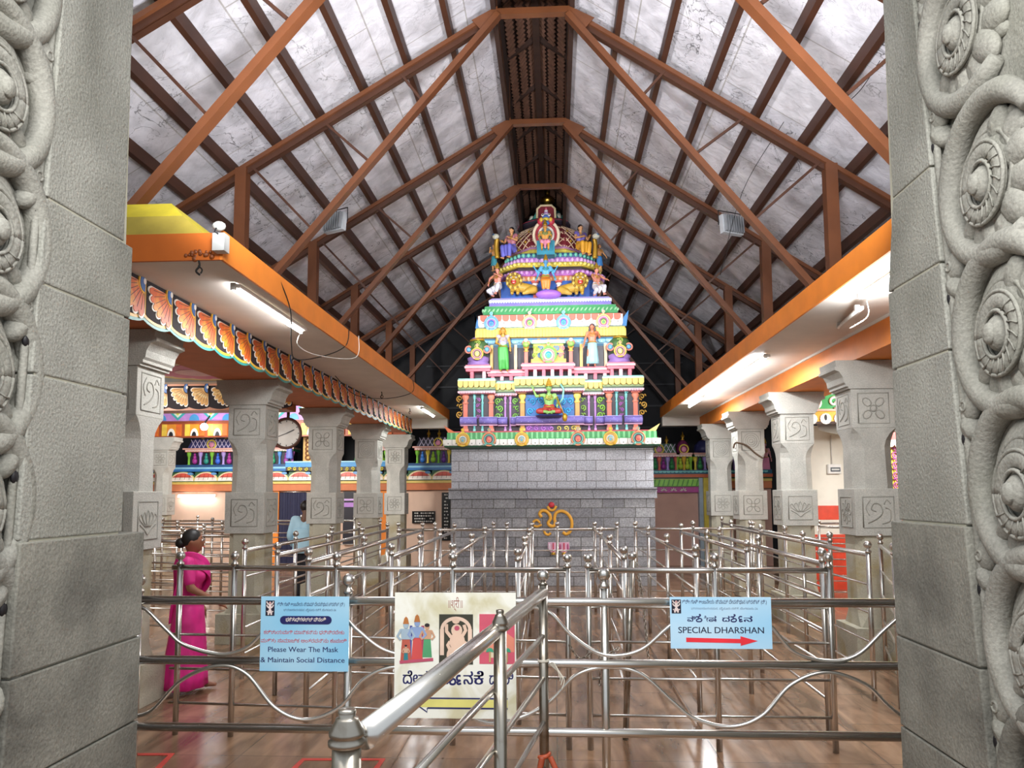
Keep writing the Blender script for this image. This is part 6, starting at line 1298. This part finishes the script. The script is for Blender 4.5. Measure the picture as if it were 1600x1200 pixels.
# painted cross beams of the right aisle
t = thing('painted_beam', 'cross beam with green scrolls and yellow petals, right aisle', 'beam', (4.2, 12.62, 3.0)); zq = lambda y: at(1340, y, Y=12.6).z
b = MB(); b.box(4.0, 9.7, 12.62, 13.1, zq(658), 3.55, '#5a2230'); b.build('beam', t); b = MB(); b.box(4.0, 9.7, 12.56, 12.62, zq(640), zq(612), '#2f9a4c'); b.box(4.0, 9.7, 12.54, 12.62, zq(612), zq(606), '#f0e6c0'); b.box(4.0, 9.7, 12.54, 12.62, zq(642), zq(639), '#e8b0a0'); b.build('green_band', t)
b = MB()
for k in range(18): relief(b, spiral(4.2+k*.3, zq(628), .11, 1.3, -PI/2), .022, front(0, 12.56, 0), whp, .6, 6, t=.01)
b.build('white_scrolls', t); b = MB(); b.box(4.0, 9.7, 12.58, 12.62, zq(658), zq(642), '#e0a82c')
for k in range(24): b.plate(disc(4.15+k*.22, zq(654), .09, .09, 12), front(0, 12.58, 0), 0, .012, whp); b.plate(disc(4.15+k*.22, zq(652), .02, .05, 8), front(0, 12.58, 0), .012, .018, black)
b.build('yellow_band', t)
t = thing('awning', 'white and yellow scalloped awning above the cream wall', 'awning', (5.4, 13.9, 2.9)); b = MB(); P = [at(1262, 655, Y=14.0), at(1262, 690, Y=14.0)]
za_ = z(668); n = 14; vs = []
for i in range(n+1):
    f = i/n; xx = 4.7+f*2.6; s_ = .10*abs(math.sin(f*PI*2.2)); vs += [(xx, 14.8, za_+.12), (xx, 14.0, za_+.05-s_), (xx, 13.9, za_-.12-s_)]
b.add(vs, [(3*i, 3*i+3, 3*i+4, 3*i+1) for i in range(n)]+[(3*i+1, 3*i+4, 3*i+5, 3*i+2) for i in range(n)], mat('cream_cloth', '#e9e3d3', .8), True); b.build('cloth', t, bevel=0)
b = MB(); vs = [(p_[0], p_[1]-.01, p_[2]) for p_ in vs[9*3+0:13*3]]; m_ = len(vs)//3; b.add(vs, [(3*i, 3*i+3, 3*i+4, 3*i+1) for i in range(m_-1)]+[(3*i+1, 3*i+4, 3*i+5, 3*i+2) for i in range(m_-1)], mat('olive_cloth', '#b8ad2c', .8), True); b.build('yellow_panel', t)

# ================================================================ lamps and cables
def tube_lamp(name, label, p, q, lit=True, cat='lamp'):
    p, q = V(p), V(q); t = thing(name, label, cat, tuple(p)); b = MB(); b.tube([p, q], .016, glow if lit else paint('#dcdad4'), 10); b.build('tube', t)
    b = MB(); b.bar(p+V((.035, 0, .025)), q+V((.035, 0, .025)), .05, .03, white); b.build('batten', t)
    b = MB(); [b.bar(e+V((0, 0, -.01)), e+V((0, 0, .05)), .04, .03, paint('#cfcdc8'), up=(0, 1, 0)) for e in (p, q)]; b.build('end_holders', t); return t
tube_lamp('tube_lamp', 'bright tube lamp under the left canopy edge near the doorway', (-2.62, 6.05, 3.49), (-2.62, 7.75, 3.49))
tube_lamp('tube_lamp', 'small bright tube lamp at the far end of the left canopy', (-2.62, 15.0, 3.49), (-2.62, 16.5, 3.49))
tube_lamp('tube_lamp', 'dead tube lamp with loose wires under the right canopy', (2.75, 7.0, 3.44), (2.95, 8.0, 3.50), lit=False)
tube_lamp('tube_lamp', 'bright tube lamp under the middle of the right canopy', (2.66, 9.7, 3.49), (2.66, 11.0, 3.49))
tube_lamp('tube_lamp', 'bright tube lamp under the far end of the right canopy', (2.66, 13.8, 3.49), (2.66, 15.2, 3.49))
tube_lamp('tube_lamp', 'bright tube lamp under the right canopy half hidden by the doorway stones', (2.66, 5.5, 3.49), (2.66, 6.7, 3.49))
def flood(name, label, c, tgt, w=.34, h=.26):
    c = V(c); d = (V(tgt)-c).normalized(); u = d.cross(V((0, 0, 1))).normalized(); v = u.cross(d); fr = (c, u, v, d); t = thing(name, label, 'lamp', tuple(c))
    b = MB(); b.plate(rect(-w/2, w/2, -h/2, h/2), fr, -.07, 0, paint('#b9bcc0')); b.build('housing', t); b = MB(); b.plate(rect(-w*.42, w*.42, -h*.4, h*.4), fr, 0, .004, mat('lamp_glass', '#f3f6ff', .2, emit=5)); b.build('glass', t)
    b = MB()
    for k in range(8): a = -w*.42+w*.84*k/7; b.plate(rect(a-.008, a+.008, -h*.45, h*.45), fr, -.12, -.07, paint('#8f9296'))
    b.build('cooling_fins', t); b = MB(); b.tube([c+u*(w*.55), c+u*(w*.55)+V((0, 0, .2)), c-u*(w*.55)+V((0, 0, .2)), c-u*(w*.55)], .008, black, 6); b.build('bracket', t); return t
pL = at(527, 350, Y=10.2); pR = at(1140, 354, Y=10.4)
flood('flood_lamp', 'square finned flood lamp hanging from the left roof slope', pL, (-.2, 15.6, 4.9)); flood('flood_lamp', 'silver flood lamp hanging from the right roof slope', pR, (-.2, 15.6, 4.9))
t = thing('junction_box', 'small grey box with cables on the corner of the left canopy', 'electrical box', (-2.42, 5.4, 3.68)); b = MB(); b.box(-2.475, -2.385, 5.33, 5.42, 3.58, 3.71, '#c9cbc8'); b.build('case', t); b = MB(); b.ell((-2.44, 5.36, 3.77), (.05, .04, .035), paint('#d8d8d2'), 10, 6); b.tube([(-2.44, 5.34, 3.77), (-2.46, 5.33, 3.72), (-2.43, 5.33, 3.70)], .006, black, 6); b.build('cable_loop', t)
def cable(label, pts, r=.006, m_=wire, name='cable'):
    b = MB(); b.tube(smooth_line(pts, 6), r, m_, 6); tag(b.build(name), label, 'cable')
cable('black cable sagging below the left canopy, nearest loop', [(-2.45, 6.6, 3.75), (-2.44, 6.9, 3.52), (-2.6, 7.4, 3.30), (-2.75, 8.0, 3.25), (-2.62, 8.6, 3.40), (-2.44, 8.8, 3.55), (-2.43, 8.9, 3.77)])
cable('thin white cable below the left canopy tube lamp', [(-2.6, 7.7, 3.50), (-2.7, 7.9, 3.38), (-2.62, 8.4, 3.36), (-2.45, 9.3, 3.50), (-2.43, 9.35, 3.78)], .005, paint('#e6e3dc'))
cable('black cable sagging below the left canopy, far loop', [(-3.2, 11.0, 3.54), (-3.1, 11.8, 3.36), (-2.8, 12.6, 3.40), (-2.44, 13.0, 3.55), (-2.43, 13.05, 3.77)])
cable('loose wires at the dead tube lamp of the right canopy', [(2.72, 6.7, 3.45), (2.80, 6.9, 3.36), (2.72, 7.1, 3.30), (2.86, 7.15, 3.38), (2.8, 7.3, 3.34)], .004, paint('#eeeae4'))
cable('wire hanging from the right flood lamp up to the roof', [tuple(at(1145, 365, Y=10.4)), tuple(at(1125, 430, Y=10.6)), tuple(at(1160, 300, Y=9.8)), tuple(at(1225, 190, Y=9.1)), tuple(at(1262, 130, Y=9.0))], .004)
cable('thin cable crossing the right roof slope beside the doorway stones', [tuple(at(1318, 165, Y=7.2)), tuple(at(1345, 140, Y=7.2)), tuple(at(1375, 95, Y=7.2))], .004)
for (px, py, Yq, lab) in ((310, 405, 5.6, 'rusty bulb hook under the crumbled corner of the left canopy'), (596, 612, 11.2, 'small hook under the left canopy, middle'), (640, 638, 14.5, 'small hook under the left canopy, far end')):
    p = at(px, py, Z=3.55); b = MB(); b.tube(smooth_line([(p.x, p.y, 3.55), (p.x+.01, p.y, 3.50), (p.x-.015, p.y, 3.46), (p.x+.015, p.y, 3.43)], 5), .008, wire, 6); b.tube(smooth_line([(p.x, p.y, 3.50), (p.x+.03, p.y, 3.47), (p.x+.02, p.y, 3.44)], 5), .006, wire, 6); tag(b.build('ceiling_hook'), lab, 'hook')
cable('dark rope tied round the third right pillar', [tuple(at(1146, 700, Y=13.72)), tuple(at(1150, 692, Y=13.72)), tuple(at(1166, 696, Y=13.7)), tuple(at(1180, 708, Y=13.7)), tuple(at(1192, 716, Y=13.72))], .016, mat('brown_rope', '#5c4a3a', .9))

# ================================================================ people
pink = mat('pink_sari_silk', '#e3258c', .55, var=.15, vs=6); pinkd = mat('deep_pink_blouse', '#cf1f7c', .6)
def drape(t, W, h, J):
    b = MB(); pts = [(.10, .03, .56), (.09, -.05, .62), (.03, -.105, .70), (-.04, -.08, .775), (-.07, .0, .815), (-.055, .06, .77), (-.03, .075, .66), (-.0, .095, .52), (.02, .10, .42)]
    P = smooth_line([tuple(W(p)) for p in pts], 5); vs = []; up = V((0, 0, 1))
    for i, p in enumerate(P):
        p = V(p); d = (V(P[min(i+1, len(P)-1)])-V(P[max(i-1, 0)])).normalized(); c = V((W((0, 0, 0)).x, W((0, 0, 0)).y, p.z)); o = (p-c).normalized(); sd = d.cross(o).normalized()*h*.038
        for q in (-1, -.5, 0, .5, 1): vs.append(p+sd*q+o*h*(.010*math.cos(q*6)))
    m_ = 5; b.add(vs, [(i*m_+j, i*m_+j+1, (i+1)*m_+j+1, (i+1)*m_+j) for i in range(len(P)-1) for j in range(m_-1)], pink, True); o = b.build('sari_drape', t); s = o.modifiers.new('thickness', 'SOLIDIFY'); s.thickness = .008
    b = MB(); b.tube([W((.085*math.cos(u)*1.1, .075*math.sin(u), .555)) for u in [2*PI*i/24 for i in range(24)]], h*.016, paint('#5a2440'), 8, closed=True); b.build('waist_border', t)
skin_b = mat('brown_skin', '#8d5a41', .55)
MATS['brown_skin'] = skin_b
figure('person', 'person in a bright pink sari walking past the nearest left pillar', 'person', (-3.42, 7.12, 0), 1.50, R(105), 'brown_skin',
       dict(LE=(.15, .02, .63), LW=(.17, -.04, .50), RE=(-.15, -.03, .64), RW=(-.13, -.17, .56), LK=(.05, -.04, .28), LA=(.05, -.07, .05), RK=(-.05, .02, .27), RA=(-.05, .12, .06)),
       skirt=(pink, .56, .035, .085, .15, (0, .02, 0)), upper=(pinkd, .65, .75), hair=(mat('black_hair', '#15100f', .5), 'bun'), hold=drape, fem=True)
MATS['olive_skin'] = mat('olive_skin', '#6b4836', .55)
cloth_b = mat('light_blue_shirt', '#a9cfe2', .75, var=.06); trou = mat('black_trousers', '#1a1a22', .8)
def shirt_tail(t, W, h, J):
    b = MB(); n = 28; vs = []
    for i in range(7):
        f = i/6; z = .70-.24*f; rr = .105+.012*f
        for j in range(n): u = 2*PI*j/n; vs.append(W((rr*1.12*math.cos(u), rr*.80*math.sin(u)*(1+.03*math.sin(5*u+f*3)), z)))
    b.add(vs, [(i*n+(j+1) % n, i*n+j, (i+1)*n+j, (i+1)*n+(j+1) % n) for i in range(6) for j in range(n)], cloth_b, True); o = b.build('shirt_tail', t); s = o.modifiers.new('thickness', 'SOLIDIFY'); s.thickness = .01
figure('person', 'person in a light blue shirt and black trousers seen from behind, beside a left pillar', 'person', (-4.36, 13.3, 0), 1.74, R(172), 'olive_skin',
       dict(H=(.01, -.03, -.01), LE=(.16, .01, .63), LW=(.16, -.06, .52), RE=(-.155, .01, .63), RW=(-.15, -.08, .54)), lower=(trou, .95, 0, 'trousers')[:2]+(), upper=(cloth_b, .5, 1.85, 'shirt'), hair=(mat('black_hair', '#15100f', .5), 'short'), hold=shirt_tail)
